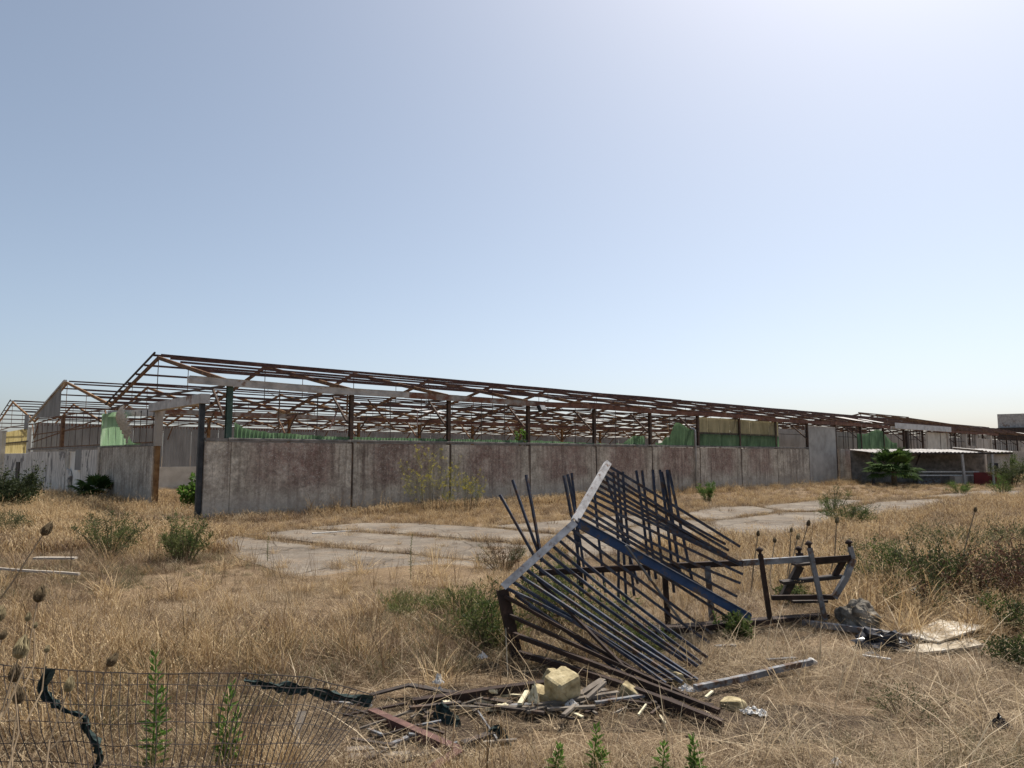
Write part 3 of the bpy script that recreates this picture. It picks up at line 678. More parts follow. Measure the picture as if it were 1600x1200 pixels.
sp_(lambda m: m.box(-11.2, 20, -.8, 14, -.5, 3.15), 'lower_wall', 'beigesheet', fh)
sp_(lambda m: m.box(-7, -5, -1.1, -.82, 1.6, 3.1), 'window', 'dark', fh)

# ------------------------------------------------------------------ collapsed blue gate of parallel bars
def lerp(a, b, t): return a + (b - a) * t
def G(x, y, z=0.03):
    p = gnd(x, y, z); p2 = gnd(x, y, terrain(p.x, p.y) + z); return p2
gate = empty('collapsed_gate', G(890, 1040, 0), 'collapsed blue metal gate of close parallel bars fanning from a white-topped bent spine', 'gate')
def part(root, fn, name, mat, smooth=False, par=None):
    mb = MB(); fn(mb, lambda p: rel(root, p)); return mb.build(name, mat, par or root, smooth)
A1, A0 = P(952, 722, 6.75), P(900, 813, 6.25)
B0, B1 = P(899, 816, 6.25), P(786, 917, 6.0)
part(gate, lambda m, r: m.angle(r(A1), r(A0), .058, .045, .007, up=(.6, -.5, .6)), 'spine', 'chalk_and_lit')
part(gate, lambda m, r: m.angle(r(B0), r(B1), .062, .05, .007, up=(.5, -.5, .7)), 'spine', 'chalk_and_lit')
Cb = G(812, 1040, .0)
part(gate, lambda m, r: m.angle(r(B1 + Vector((0, 0, -.02))), r(Cb), .085, .07, .008, up=(.3, -1, .1)), 'post', 'brownsteel')
D1 = P(1171, 966, 7.05)
part(gate, lambda m, r: (m.beam(r(A0 + Vector((.02, .01, -.03))), r(D1), .04, .072), m.beam(r(A0 + Vector((.03, .01, .010))), r(D1 + Vector((0, 0, .042))), .06, .008)), 'top_rail', 'bluebeam')
part(gate, lambda m, r: m.beam(r(A0 + Vector((.03, -.005, .017))), r(D1 + Vector((0, -.005, .049))), .05, .005), 'rail_lit_edge', 'chalk_and_lit')  # pale strip paints the sunlit top face onto the blue rail
part(gate, lambda m, r: m.beam(r(P(1146, 958, 6.95)), r(P(1141, 976, 6.95)), .03, .05), 'hinge', 'brownsteel')
def bar(root, p, q, mat='bluebar', wd=.023, name='bar'):
    d = (q - p); n = 5; sf = min(1, d.length / 1.3) ** 2 * (1 if name == 'bar' else .3); k = rnd.gauss(0, .016) * sf; k2 = rnd.gauss(0, .014) * sf
    def f(m, r):
        pts = [r(p + d * (i / n) + Vector((k2, k, k)) * math.sin(math.pi * i / n)) for i in range(n + 1)]
        for a, b in zip(pts, pts[1:]): m.beam(a, b, wd)
    return part(root, f, name, mat)
eu = [(1156, 854), (1133, 850), (1138, 860), (1135, 867), (1128, 866), (1158, 880), (1160, 884), (1160, 897), (1156, 911), (1151, 932), (1147, 951), (1138, 965)]
for i, e in enumerate(eu):
    t = (i + .35) / len(eu); s = A1.lerp(A0, t) + Vector((.015, .02, -.03))
    bar(gate, s, P(e[0], e[1], 7.0 + .02 * i))
el = [(1112, 990), (1108, 1004), (1105, 1027), (1097, 1037), (1090, 1041), (1079, 1039), (1090, 1063), (1081, 1062), (1066, 1066), (1050, 1064), (1040, 1068)]
for i, e in enumerate(el):
    t = (i + .6) / len(el); s = B0.lerp(B1, t) + Vector((.01, .01, -.035))
    bar(gate, s, G(e[0], e[1], .05 + .012 * (i % 3)), wd=.023)
for t, e, wd in ((.12, (1032, 1071), .03), (.36, (1075, 1088), .03), (.6, (1124, 1112), .04), (.84, (1129, 1131), .05)):
    bar(gate, B1.lerp(Cb, t), G(e[0], e[1], .05), 'brownsteel', wd * .85)
bar(gate, P(806, 930, 6.0), G(985, 1062, .04), wd=.024); bar(gate, P(840, 905, 6.1), G(1010, 1078, .05), 'brownsteel', .022)
bar(gate, P(978, 852, 6.35), G(1079, 990, .02), 'bluegrey', .016, 'tie_rod')

# ------------------------------------------------------------------ upright bars with free tops on a bent rail
fr = empty('broken_bar_fence', G(1000, 975, 0), 'row of loose upright blue bars with free tops standing behind the collapsed gate', 'fence')
vb = [((781, 773), (833, 866)), ((801, 750), (842, 864)), ((822, 742), (843, 858)), ((881, 743), (905, 884)), ((887, 741), (912, 890)), ((893, 739), (902, 895)), ((928, 752), (944, 907)),
      ((948, 747), (997, 912)), ((958, 738), (966, 941)), ((965, 737), (979, 949)), ((973, 737), (991, 931)), ((994, 735), (1015, 907)), ((1003, 735), (1025, 905)), ((1020, 734), (1040, 930)),
      ((1031, 734), (1053, 926)), ((1034, 737), (1065, 913)), ((1042, 734), (1062, 894)), ((1045, 734), (1081, 905))]
for i, (a, b) in enumerate(vb):
    d = 7.42 + .015 * (i % 4)
    q = P(b[0], b[1], d); p = P(a[0], a[1], d + .12)
    if i < 7: q = q + (q - p) * .12
    bar(fr, p, q, 'bluebar', .025)
ra, rb = P(842, 895, 7.34), P(1160, 879.5, 7.30)
bar(fr, ra, rb, 'brownsteel', .055, 'rail')
for a, b in (((1105, 884), (1114, 982)), ((1038, 890), (1044, 976)), ((906, 894), (912, 985))):
    bar(fr, P(a[0], a[1], 7.3), P(b[0], b[1], 7.28), 'bluegrey' if a[0] > 1100 else 'brownsteel', .05, 'post')
part(fr, lambda m, r: (m.beam(r(G(985, 986, .07)), r(G(1290, 962, .07)), .12, .04), m.beam(r(G(990, 992, .10)), r(G(1200, 972, .11)), .03, .05)), 'ground_beam', 'brownsteel')
part(fr, lambda m, r: m.beam(r(G(960, 1003, .0)), r(G(1135, 988, .0)), .16, .16), 'plinth', 'palegrey')

# ------------------------------------------------------------------ toppled stair frame with finials
st = empty('broken_stair_railing', G(1250, 966, 0), 'rusty grey stair railing with knob finials and open treads beyond the gate', 'railing')
def post(a, b, d0, d1, mat='bluegrey', fin=True, wd=.041):
    p, q = P(a[0], a[1], d0), P(b[0], b[1], d1)
    o = bar(st, p, q, mat, wd, 'post')
    if fin:
        u_ = (p - q).normalized()
        def f(m, r):
            m.tube([r(p), r(p + u_ * .02), r(p + u_ * .035)], [.016, .014, .03], 8)
            m.tube([r(p + u_ * .036), r(p + u_ * .045), r(p + u_ * .06), r(p + u_ * .072)], [.036, .036, .024, .008], 8)
        part(st, f, 'finial', 'brownsteel', True, o)
post((1188, 866), (1203, 967), 7.25, 7.25, 'brownsteel')
post((1249, 864), (1252, 884), 7.6, 7.6, 'brownsteel', True, .06)
post((1265, 856), (1289, 968), 7.2, 7.2)
post((1328, 854), (1333, 873), 7.3, 7.3)
bar(st, P(1333, 873, 7.3), P(1322, 902, 7.3), 'bluegrey', .05, 'stringer'); bar(st, P(1322, 902, 7.3), P(1303, 934, 7.3), 'bluegrey', .052, 'stringer')
bar(st, P(1303, 933, 7.3), P(1206, 934, 7.32), 'brownsteel', .045, 'lower_rail')
bar(st, P(1160, 879.5, 7.28), P(1271, 872.5, 7.24), 'bluegrey', .055, 'upper_rail'); bar(st, P(1274, 875, 7.5), P(1330, 871, 7.3), 'brownsteel', .05, 'upper_rail')
for (a, b, dd, wd) in (((1240, 882), (1326, 874), 7.55, .05), ((1221, 910), (1316, 900), 7.55, .06), ((1236, 939), (1290, 938), 7.6, .05)):
    part(st, lambda m, r: m.beam(r(P(a[0], a[1], dd)), r(P(b[0], b[1], dd)), .13, wd * .5), 'tread', 'darksteel')
bar(st, P(1250, 884, 7.6), P(1224, 932, 7.6), 'darksteel', .07, 'stringer')
bar(st, P(1318, 876, 7.55), P(1304, 900, 7.55), 'brownsteel', .05, 'stringer')

# ------------------------------------------------------------------ rubble, boards and scrap
def blob(root, name, mat, loc, sx, sy, sz, seed, rough=.25, n=10, flat=None, par=None):
    mb = MB(); vs = []; fs = []; m_ = int(n * 1.6)
    for i in range(n + 1):
        th = math.pi * i / n
        for j in range(m_):
            a = 2 * math.pi * j / m_
            d = Vector((math.sin(th) * math.cos(a), math.sin(th) * math.sin(a), math.cos(th)))
            k = 1 + rough * noise.noise(d * 1.6 + Vector((seed, 0, 0))) + rough * .45 * noise.noise(d * 4 + Vector((seed, 5, 0))) + rough * .3 * abs(noise.noise(d * 9 + Vector((seed, 9, 0))))
            if flat: d = Vector([math.copysign(abs(c) ** flat, c) for c in d])
            vs.append((d.x * sx * k, d.y * sy * k, d.z * sz * k))
    for i in range(n):
        for j in range(m_):
            j2 = (j + 1) % m_; fs.append((i * m_ + j, (i + 1) * m_ + j, (i + 1) * m_ + j2, i * m_ + j2))
    mb.add(vs, fs); return mb.build(name, mat, par, False, loc)
o = blob(None, 'boulder', 'rock', G(1342, 974, .07), .2, .2, .2, 3, .36, 26); tag(o, 'rough grey boulder half sunk in grass beside the stair railing', 'rock')
def chunk(name, mat, loc, pts_sz, rot, label, cat, seed=1, bev=.012):
    sx, sy, sz = pts_sz; mb = MB(); mb.box(-sx / 2, sx / 2, -sy / 2, sy / 2, -sz / 2, sz / 2)
    rr = random.Random(seed); 
    if mat == 'tuff':          # chipped stone: finely divided faces pushed in and out, corners knocked off
        q = 9; vs = []; fs = []; idx = {}
        def vert(i, j, k):
            if (i, j, k) not in idx:
                p = Vector((i / q - .5, j / q - .5, k / q - .5)); edge = sum(1 for c in (i, j, k) if c in (0, q))
                r_ = p * (1 - .05 * max(0, edge - 1)); nn = noise.noise(p * 2.3 + Vector((seed * 7, 0, 0))) * .03 + noise.noise(p * 9 + Vector((seed, 3, 0))) * .018
                cut = max(0, (p.x * .7 + p.y * .5 + p.z * .6) * (1 if seed % 2 else -1) - .48)
                r_ = r_ * (1 + nn - cut * .9); idx[(i, j, k)] = len(vs); vs.append((r_.x * sx, r_.y * sy, r_.z * sz))
            return idx[(i, j, k)]
        for a in range(q):
            for b in range(q):
                for c in (0, q):
                    f = [(a, b), (a + 1, b), (a + 1, b + 1), (a, b + 1)]
                    if c: f = f[::-1]
                    fs.append([vert(x, y, c) for x, y in f][::-1]); fs.append([vert(c, x, y) for x, y in f][::-1]); fs.append([vert(y, c, x) for x, y in f][::-1])
        mb = MB(); mb.add(vs, fs)
    else: mb.v = [tuple(c * rr.uniform(.82, 1.1) for c in v) for v in mb.v]
    o = mb.build(name, mat, None, False, loc); o.rotation_euler = rot
    if mat != 'tuff': bevel(o, bev, 2)
    return tag(o, label, cat)
chunk('stone_block', 'tuff', G(879, 1078, .125), (.19, .17, .225), (R(12), R(-14), R(35)), 'squared pale yellow stone block tilted on the scrap heap', 'stone block', 4, .02)
chunk('stone_block', 'tuff', G(850, 1090, .05), (.17, .13, .11), (R(8), R(10), R(-20)), 'broken shaded stone block lying under the squared yellow one', 'stone block', 5)
chunk('stone_block', 'tuff', G(861, 1058, .12), (.09, .08, .1), (R(30), R(10), R(50)), 'small broken stone corner behind the squared yellow block', 'stone block', 6)
chunk('stone_block', 'tuff', G(1062, 1062, .04), (.17, .11, .10), (R(5), R(20), R(30)), 'pale stone lump in the dry grass under the ends of the gate bars', 'stone block', 8)
chunk('stone_block', 'tuff', G(1146, 1100, .03), (.15, .11, .07), (R(6), R(-12), R(-40)), 'pale stone beyond the ends of the brown gate bars', 'stone block', 9)
chunk('stone_block', 'tuff', G(988, 1088, .05), (.18, .07, .12), (R(10), R(24), R(-30)), 'thin broken stone beneath the brown gate bars', 'stone block', 11)
def board(name, mat, corners, th, label, cat, lift=(0, 0, 0, 0)):
    n = 6; P4 = [G(x, y, z) for (x, y), z in zip(corners, lift)]
    mb = MB(); top = []; 
    for i in range(n + 1):
        for j in range(n + 1):
            s, t = i / n, j / n
            p = P4[0].lerp(P4[1], s).lerp(P4[3].lerp(P4[2], s), t)
            q = noise.noise(Vector((i * .9, j * .9, len(label)))) * .012
            e = (noise.noise_vector(p * 9) * .014) if i in (0, n) or j in (0, n) else Vector((0, 0, 0))
            top.append(p + Vector((e.x, e.y, q)))
    k = len(top); c = sum(P4, Vector()) / 4
    vs = [p - c for p in top] + [p - c - Vector((0, 0, th)) for p in top]; fs = []
    for i in range(n):
        for j in range(n):
            a = i * (n + 1) + j; q4 = (a, a + n + 1, a + n + 2, a + 1); fs.append(q4[::-1]); fs.append(tuple(v + k for v in q4))
    edge = [i * (n + 1) for i in range(n + 1)] + [n * (n + 1) + j for j in range(1, n + 1)] + [i * (n + 1) + n for i in range(n - 1, -1, -1)] + [j for j in range(n - 1, 0, -1)]
    for a, b in zip(edge, edge[1:] + edge[:1]): fs.append((a, b, b + k, a + k))
    mb.add(vs, fs); o = mb.build(name, mat, None, False, c); return tag(o, label, cat)
board('plywood_board', 'ply', [(1413, 990), (1466, 1003), (1540, 978), (1468, 968)], .018, 'weathered plywood sheet with a whitened corner propped on the ground', 'board', (.07, .06, .11, .06))
board('plywood_board', 'ply', [(1398, 1014), (1440, 1020), (1541, 1007), (1505, 994)], .02, 'brown plywood sheet lying flat below the whitened one', 'board', (.03, .03, .06, .04))
def stick(name, mat, a, b, wd, hh, label, cat, za=.05, zb=.05, ang=False):
    p, q = G(a[0], a[1], za), G(b[0], b[1], zb); c = (p + q) / 2
    mb = MB()
    if ang: mb.angle(p - c, q - c, wd, hh, .008)
    else:
        d = q - p; n = 6; pts = [p - c + d * i / n + Vector((0, 0, .003 * min(1, d.length) ** 2 * math.sin(i * 1.3 + wd * 50))) for i in range(n + 1)]
        for s, e in zip(pts, pts[1:]): mb.beam(s, e, wd, hh)
    return tag(mb.build(name, mat, None, False, c), label, cat)
stick('metal_beam', 'bluegrey', (1255, 972), (1424, 996), .07, .05, 'grey blue beam on the ground running from railing to plywood', 'beam', .06, .07)
stick('metal_pole', 'bluegrey', (1086, 1076), (1268, 1034), .038, .042, 'chipped pale blue pole lying in straw right of the gate', 'pole', .07, .09)
chunk('foam_scrap', 'white', G(1270, 1034, .06), (.09, .06, .05), (.3, .5, .7), 'torn whitish plug stuck at the end of the pale blue pole', 'scrap', 12, .02)
stick('metal_beam', 'brownsteel', (645, 1098), (858, 1068), .06, .05, 'brown channel beam reaching from the wire fence to the stone block', 'beam', .05, .10)
stick('metal_strip', 'darksteel', (578, 1086), (640, 1070), .055, .012, 'short dark bent strip rising behind the fence end', 'strip', .04, .09)
stick('metal_strip', 'darksteel', (640, 1070), (800, 1098), .06, .012, 'long dark flat strip crossing the brown channel beam', 'strip', .09, .04)
stick('angle_iron', 'redbrown', (580, 1108), (718, 1170), .055, .05, 'red brown angle iron lying from the fence net to a corner joint', 'angle iron', .06, .07, True)
stick('angle_iron', 'redbrown', (718, 1171), (668, 1206), .06, .05, 'short red brown angle iron running toward the bottom edge', 'angle iron', .07, .06, True)
stick('metal_strip', 'darksteel', (722, 1162), (786, 1140), .05, .02, 'black strip poking out from the red brown corner joint', 'strip', .05, .05)
for i, (a, b, wd, lb) in enumerate([((822, 1112), (948, 1078), .05, 'grey timber lath at the front of the scrap heap'), ((838, 1102), (966, 1082), .035, 'dark timber lath lying across the scrap heap'), ((905, 1086), (942, 1062), .05, 'short pale lath tilted up beside the stone block'), ((916, 1092), (945, 1066), .03, 'thin broken lath beside the short pale one')]):
    stick('timber_lath', 'timber', a, b, wd, .018, lb, 'lath', .06 + .012 * i, .07 + .02 * i)
for i, (a, b, mt, wd, lb) in enumerate([((700, 1104), (836, 1106), 'timber', .035, 'long grey lath along the front of the foam slabs'), ((742, 1100), (850, 1114), 'darksteel', .03, 'dark batten crossing the narrow foam strip'), ((855, 1108), (930, 1104), 'timber', .03, 'flat lath in front of the squared stone block'),
        ((930, 1098), (1010, 1086), 'bluegrey', .03, 'blue grey lath between the heap and the brown bars'), ((948, 1090), (1040, 1104), 'brownsteel', .03, 'brown batten parallel to the end of the gate bars'), ((1000, 1070), (1100, 1118), 'brownsteel', .035, 'brown batten beneath the lower gate bars'), ((812, 1100), (826, 1076), 'foam', .03, 'stub of cream lath upright behind the squared stone block'), ((640, 1106), (720, 1098), 'darksteel', .035, 'dark batten lying before the brown channel beam'), ((880, 1118), (905, 1096), 'timber', .025, 'splintered lath leaning on the front laths')]):
    stick('timber_lath', mt, a, b, wd, .016, lb, 'lath', .05 + .006 * i, .05 + .01 * (i % 4))
stick('timber_lath', 'bluegrey', (790, 1104), (940, 1092), .04, .02, 'blue grey metal lath under the timber of the scrap heap', 'lath', .03, .03)
board('foam_board', 'foam', [(723, 1086), (740, 1094), (788, 1092), (748, 1083)], .02, 'cream foam slab under the dark flat strip', 'board', (.05, .05, .05, .05))
board('foam_board', 'foam', [(757, 1103), (760, 1108), (795, 1102), (790, 1098)], .02, 'narrow cream foam strip in front of the larger foam slab', 'board', (.05, .05, .05, .05))
board('foam_board', 'foam', [(764, 1078), (770, 1083), (795, 1086), (778, 1078)], .015, 'curled cream foam offcut at the back of the heap', 'board', (.12, .05, .05, .09))
board('foam_board', 'foam', [(690, 1093), (696, 1098), (704, 1096), (698, 1090)], .02, 'tiny cream foam cube near the brown channel beam', 'board', (.06, .06, .06, .06))
def rag(name, mat, loc, sx, sy, sz, seed, label, cat, rz=0, droop=0.0):
    mb = MB(); n = 16; vs = []
    for i in range(n + 1):
        for j in range(n + 1):
            s, t = i / n - .5, j / n - .5; q = Vector((s * 5 + seed, t * 5, 0))
            vs.append((s * sx * (1 + .4 * noise.noise(q * .7)), t * sy * (1 + .4 * noise.noise(q * .8 + Vector((9, 0, 0)))), max(-.01, sz * (.75 + .8 * noise.noise(q) + .5 * abs(noise.noise(q * 1.9))) * max(0, 1 - 1.9 * math.hypot(s, t)) ** .8 + .25 * sz * noise.noise(q * 2.7))))
    if mat == 'white' and sx < .3: vs = [(x * .7, y * .7, z * .7) for x, y, z in vs]
    fs = [(i * (n + 1) + j, (i + 1) * (n + 1) + j, (i + 1) * (n + 1) + j + 1, i * (n + 1) + j + 1) for i in range(n) for j in range(n) if (noise.noise(Vector((i * .37 + seed, j * .37, 4))) < .22)]
    mb.add(vs, fs); o = mb.build(name, mat, None, False, loc); o.rotation_euler = (0, 0, seed * 1.3)
    return tag(o, label, cat)
o = blob(None, 'plastic_bag', 'bag', G(1376, 1004, .06), .17, .15, .11, 2, .75, 16); tag(o, 'crumpled black plastic bag in front of the plywood', 'bag')
rag('plastic_scrap', 'bag', G(1562, 1136, .03), .14, .1, .07, 5, 'small black plastic scrap alone in the trampled straw', 'scrap')
rag('plastic_sheet', 'white', G(685, 1066, .07), .10, .1, .09, 8, 'crumpled white plastic standing behind the brown beam', 'plastic')
rag('plastic_sheet', 'white', G(688, 1083, .05), .16, .07, .06, 9, 'flat white plastic scrap between the dark strip and brown beam', 'plastic')
rag('plastic_sheet', 'white', G(754, 1027, .10), .1, .1, .06, 10, 'small whitish scrap in the weeds behind the gate post', 'plastic')
rag('plastic_sheet', 'foam', G(834, 1096, .10), .07, .05, .12, 12, 'pointed cream plastic shard sticking up from the heap', 'plastic')
rag('plastic_sheet', 'white', G(893, 1101, .06), .14, .1, .05, 14, 'white torn plastic draped over the front laths', 'plastic')
rag('plastic_sheet', 'white', G(1428, 925, .15), .14, .1, .08, 15, 'white scrap caught in the reddish bramble', 'plastic')
rag('plastic_sheet', 'white', G(1175, 1112, .03), .2, .12, .05, 17, 'scattered white shreds beside the pale stone', 'plastic')
rag('plastic_sheet', 'white', G(1192, 1116, .03), .1, .08, .05, 18, 'small white shred lying apart from the scattered shreds', 'plastic')
rag('plastic_sheet', 'white', G(1073, 1078, .05), .16, .1, .06, 19, 'white crumbs of plaster at the foot of the pale blue pole', 'plaster')
rag('plastic_sheet', 'white', G(1306, 1192, .03), .1, .07, .05, 20, 'white scrap near the bottom edge in flattened straw', 'plastic')
rag('plastic_sheet', 'white', G(1365, 1024, .03), .2, .06, .05, 21, 'grey white strip of plastic beneath the black bag', 'plastic')
stick('metal_strip', 'white', (1348, 1024), (1392, 1030), .02, .012, 'thin white strip in front of the black bag', 'strip', .05, .05)
stick('metal_strip', 'bluegrey', (1118, 1010), (1150, 1008), .05, .015, 'short grey strip in front of the ground beam', 'strip', .04, .04)
stick('metal_strip', 'bluegrey', (1198, 1031), (1245, 1028), .03, .015, 'thin grey strip behind the pale blue pole', 'strip', .04, .04)
stick('plastic_tray', 'palegrey', (54, 872), (119, 872), .10, .03, 'long low white tray lying in the brown grass', 'tray', .16, .16)
stick('white_pole', 'palegrey', (-10, 888), (124, 897), .035, .03, 'thin white pole in the brown grass before the tray', 'pole', .13, .10)
stick('white_pole', 'white', (488, 834), (562, 829), .05, .04, 'short white pole on the concrete yard near the wall', 'pole', .04, .04)
stick('timber_lath', 'timber', (458, 1168), (472, 1112), .05, .012, 'upright grey lath behind the wire fence', 'lath', .02, .12)
for i, (a, b, lb) in enumerate([((540, 1172), (620, 1166), 'upper grey slat lying behind the crumpled fence end'), ((545, 1182), (640, 1178), 'middle grey slat lying behind the crumpled fence end'), ((560, 1198), (690, 1172), 'lower dark slat running toward the corner joint')]):
    stick('fallen_batten', 'timber' if i < 2 else 'darksteel', a, b, .06, .012, lb, 'slat', .04, .04)

tg = random.Random(21)
HUE = {'darksteel': 'black', 'brownsteel': 'rusty brown', 'timber': 'weathered grey', 'bluegrey': 'grey blue', 'foam': 'cream'}
used_labels = set()
def litter(name, kind, n, xr, yr, mats, Lr, wr, where, group):
    made = tries = 0
    while made < n and tries < 400:
        tries += 1
        x, y = tg.uniform(*xr), tg.uniform(*yr); a = tg.uniform(-1.3, 1.3); L = tg.uniform(*Lr); mt = tg.choice(mats)
        lb = '%s %s %s %s %s' % ('long' if L > sum(Lr) / 2 else 'short', HUE[mt], kind, 'rising' if a < 0 else 'sloping', where(x, y))
        if lb in used_labels: continue
        used_labels.add(lb); made += 1
        stick(name, mt, (x - L * math.cos(a), y + .45 * L * math.sin(-a)), (x + L * math.cos(a), y - .45 * L * math.sin(-a)), tg.uniform(*wr), .012, lb, 'scrap', tg.uniform(.02, .06), tg.uniform(.02, .08))['group'] = group
def where_fence(x, y):
    return ('just behind the fence end' if y < 1140 else 'in front of the grey battens') if x < 625 else (('between net scrap and brown channel beam' if y < 1125 else 'beside the angle iron corner') if x < 710 else ('before the foam slabs' if y < 1130 else 'beyond the angle iron corner'))
def where_heap(x, y):
    return ('in front of the squared stone block' if y > 1100 else 'beside the squared stone block') if x < 920 else (('before the thin broken stone' if y > 1105 else 'around the thin broken stone') if x < 1020 else ('at the tips of the brown gate bars' if y > 1100 else 'under the ends of the blue bars'))
litter('scrap_strip', 'strip', 22, (545, 770), (1092, 1190), ['darksteel', 'darksteel', 'brownsteel', 'timber', 'bluegrey'], (14, 56), (.010, .03), where_fence, 'scrap strips tangled on the bare soil')
litter('lath_splinter', 'splinter', 22, (820, 1110), (1080, 1125), ['timber', 'darksteel', 'darksteel', 'foam', 'brownsteel', 'brownsteel'], (10, 34), (.008, .026), where_heap, 'splinters below the gate bars')

# ------------------------------------------------------------------ wire fence in the foreground
def along(pl, s):
    s *= len(pl) - 1; i = min(int(s), len(pl) - 2); return pl[i].lerp(pl[i + 1], s - i)
T = [P(-260, 1012, 3.55), P(-90, 1026, 3.55), P(70, 1046, 3.55), P(215, 1052, 3.6), P(385, 1052, 3.7), P(480, 1058, 3.8), P(588, 1087, 4.0)]
Bt = [P(-260, 1250, 3.3), P(-60, 1250, 3.3), P(110, 1250, 3.3), P(225, 1250, 3.35), P(335, 1250, 3.4), P(415, 1245, 3.45), P(478, 1225, 3.6)]
wf = empty('wire_fence', (T[3].x, T[3].y, 0), 'sagging rusty wire mesh fence along the bottom edge', 'fence')
part(wf, lambda m, r: m.tube([r(along(T, i / 60) + noise.noise_vector(Vector((i * .35, 2, 0))) * .008) for i in range(61)], .0028, 5), 'top_wire', 'wire')
nv = 64
for i in range(nv + 1):
    s = i / nv
    def f(m, r):
        a, b = along(T, s), along(Bt, min(1, max(0, s + .006 * noise.noise(Vector((i, 0, 0))))))
        pts = []
        for j in range(9):
            t = j / 8; q = noise.noise_vector(Vector((s * 7, t * 2.2, 4))) * .035 * math.sin(math.pi * t)
            pts.append(r(a.lerp(b, t) + Vector((q.x, q.y * 1.2, q.z * .3))))
        m.tube(pts, .0025, 4)
    part(wf, f, 'upright_wire', 'wire')
for t in (.1, .26, .42, .58, .74, .9):
    def f(m, r):
        pts = []
        for i in range(57):
            s = i / 56; q = noise.noise_vector(Vector((s * 7, t * 2.2, 4))) * .035 * math.sin(math.pi * t)
            p = along(T, s).lerp(along(Bt, s), t); pts.append(r(p + Vector((q.x, q.y * 1.2, q.z * .3 + .012 * noise.noise(Vector((s * 12, t * 9, 1)))))))
        m.tube(pts, .0019, 4)
    part(wf, f, 'cross_wire', 'wire')
def ribbon(name, pts, wds, label, cat, seed=0):
    c = pts[0]; vs = []; fs = []; m_ = 6
    for i, (p, wd) in enumerate(zip(pts, wds)):
        d = (pts[min(i + 1, len(pts) - 1)] - pts[max(0, i - 1)]).normalized(); x = d.cross(Vector((0, 1, 0))).normalized()
        for j in range(m_ + 1):
            t = j / m_ - .5; q = noise.noise(Vector((i * .8, j * 1.1, seed)))
            vs.append(p - c + x * wd * (t + .12 * q) + Vector((0, .02 * q + .012 * math.sin(j * 2.1 + i), .01 * q)))
    for i in range(len(pts) - 1):
        for j in range(m_): a = i * (m_ + 1) + j; fs.append((a, a + 1, a + m_ + 2, a + m_ + 1))
    mb = MB(); mb.add(vs, fs); return tag(mb.build(name, 'net', None, False, c), label, cat)
def pathpts(px, d, n):
    pl = [P(x, y, d + dd) for x, y, dd in px]; return [along(pl, i / n) + noise.noise_vector(Vector((i * .6, d, 0))) * .006 for i in range(n + 1)]
pp = pathpts([(76, 1044, 0), (66, 1074, 0), (84, 1098, 0), (104, 1110, 0), (133, 1122, 0), (136, 1140, 0), (152, 1165, 0), (157, 1182, 0), (148, 1204, 0)], 3.5, 30)
ribbon('net_strip', pp, [.05 if i < 8 else (.022 if i < 17 else (.035 if i < 25 else .028)) for i in range(31)], 'torn dark green net strip dangling on the wire fence', 'net', 3)
tp = [along(T, lerp(.665, .99, i / 24)) + Vector((0, -.012, -.03 - .03 * math.sin(i * .13))) for i in range(25)]
ribbon('shade_net', tp, [.012 + .05 * math.sin(min(1, i / 9) * 1.57) * (.75 + .25 * math.sin(i * .9)) for i in range(25)], 'dark green shade net rolled along the sagging top wire', 'net', 6)
ribbon('shade_net', pathpts([(688, 1100, 0), (690, 1112, 0), (702, 1128, -.05), (716, 1142, -.1)], 4.75, 10), [.05, .08, .1, .11, .12, .13, .13, .12, .12, .1, .08], 'scrap of dark net hanging over the angle iron', 'net', 9)
ribbon('shade_net', pathpts([(764, 1146, 0), (780, 1136, 0), (800, 1190, -.1), (790, 1205, -.2)], 4.45, 10), [.03, .05, .05, .05, .06, .07, .08, .1, .1, .1, .08], 'dark net shred on the straw near the bottom edge', 'net', 12)

# ------------------------------------------------------------------ wild carrot seed heads
def umbel(px, d, size, base_px, dark, label, lean=None, grp='dry wild carrot heads'):
    size *= .85 if d < 5 else 1
    top = P(px[0], px[1], d); b = P(base_px[0], base_px[1], d - .15)
    if b.z < terrain(b.x, b.y): b = G(base_px[0], base_px[1], 0)
    root = empty('wild_carrot', (b.x, b.y, b.z), label, 'dry plant', grp)
    dr = (top - b).normalized()
    mid = (top + b) / 2 + Vector((rnd.uniform(-.03, .03), rnd.uniform(-.03, .03), -.02))
    part(root, lambda m, r: m.tube([r(b), r(b.lerp(mid, .5)), r(mid), r(mid.lerp(top, .5)), r(top)], [k_ * max(1, d / 3) for k_ in (.0035, .003, .0028, .0024, .002)], 5), 'stem', 'drystem')
    x = dr.cross(Vector((.2, 1, .1))).normalized(); y = x.cross(dr)
    def f(m, r):
        for k in range(80):
            a = k * 2.39996; inner = math.sqrt(((k * 37) % 80 + 6) / 86)
            rr = size * .5 * inner; h = size * rnd.uniform(1.0, 1.55) * (1.15 - .25 * inner)
            c, s = math.cos(a), math.sin(a); rad = x * c + y * s
            m.tube([r(top), r(top + rad * rr * .8 + dr * h * .18), r(top + rad * rr * 1.0 + dr * h * .52), r(top + rad * rr * .62 + dr * h * .88), r(top + rad * rr * .42 + dr * h)], [.0006 * size / .04, .0007 * size / .04, .0009 * size / .04, .0012 * size / .04, .0007 * size / .04], 3)
    part(root, f, 'seed_head', 'umbel_dark' if dark else 'umbel')
    return root
umbel((66, 837), 2.5, .042, (-40, 985), True, 'tall leaning dry wild carrot whose dark head stands highest above the brown grass')
umbel((58, 942), 2.4, .046, (5, 1120), True, 'dry wild carrot with brown head below the highest head')
umbel((-4, 972), 2.3, .042, (-50, 1130), False, 'dry wild carrot head cut by the picture edge')
umbel((42, 971), 2.7, .028, (5, 1100), False, 'small narrow wild carrot head between two brown ones')
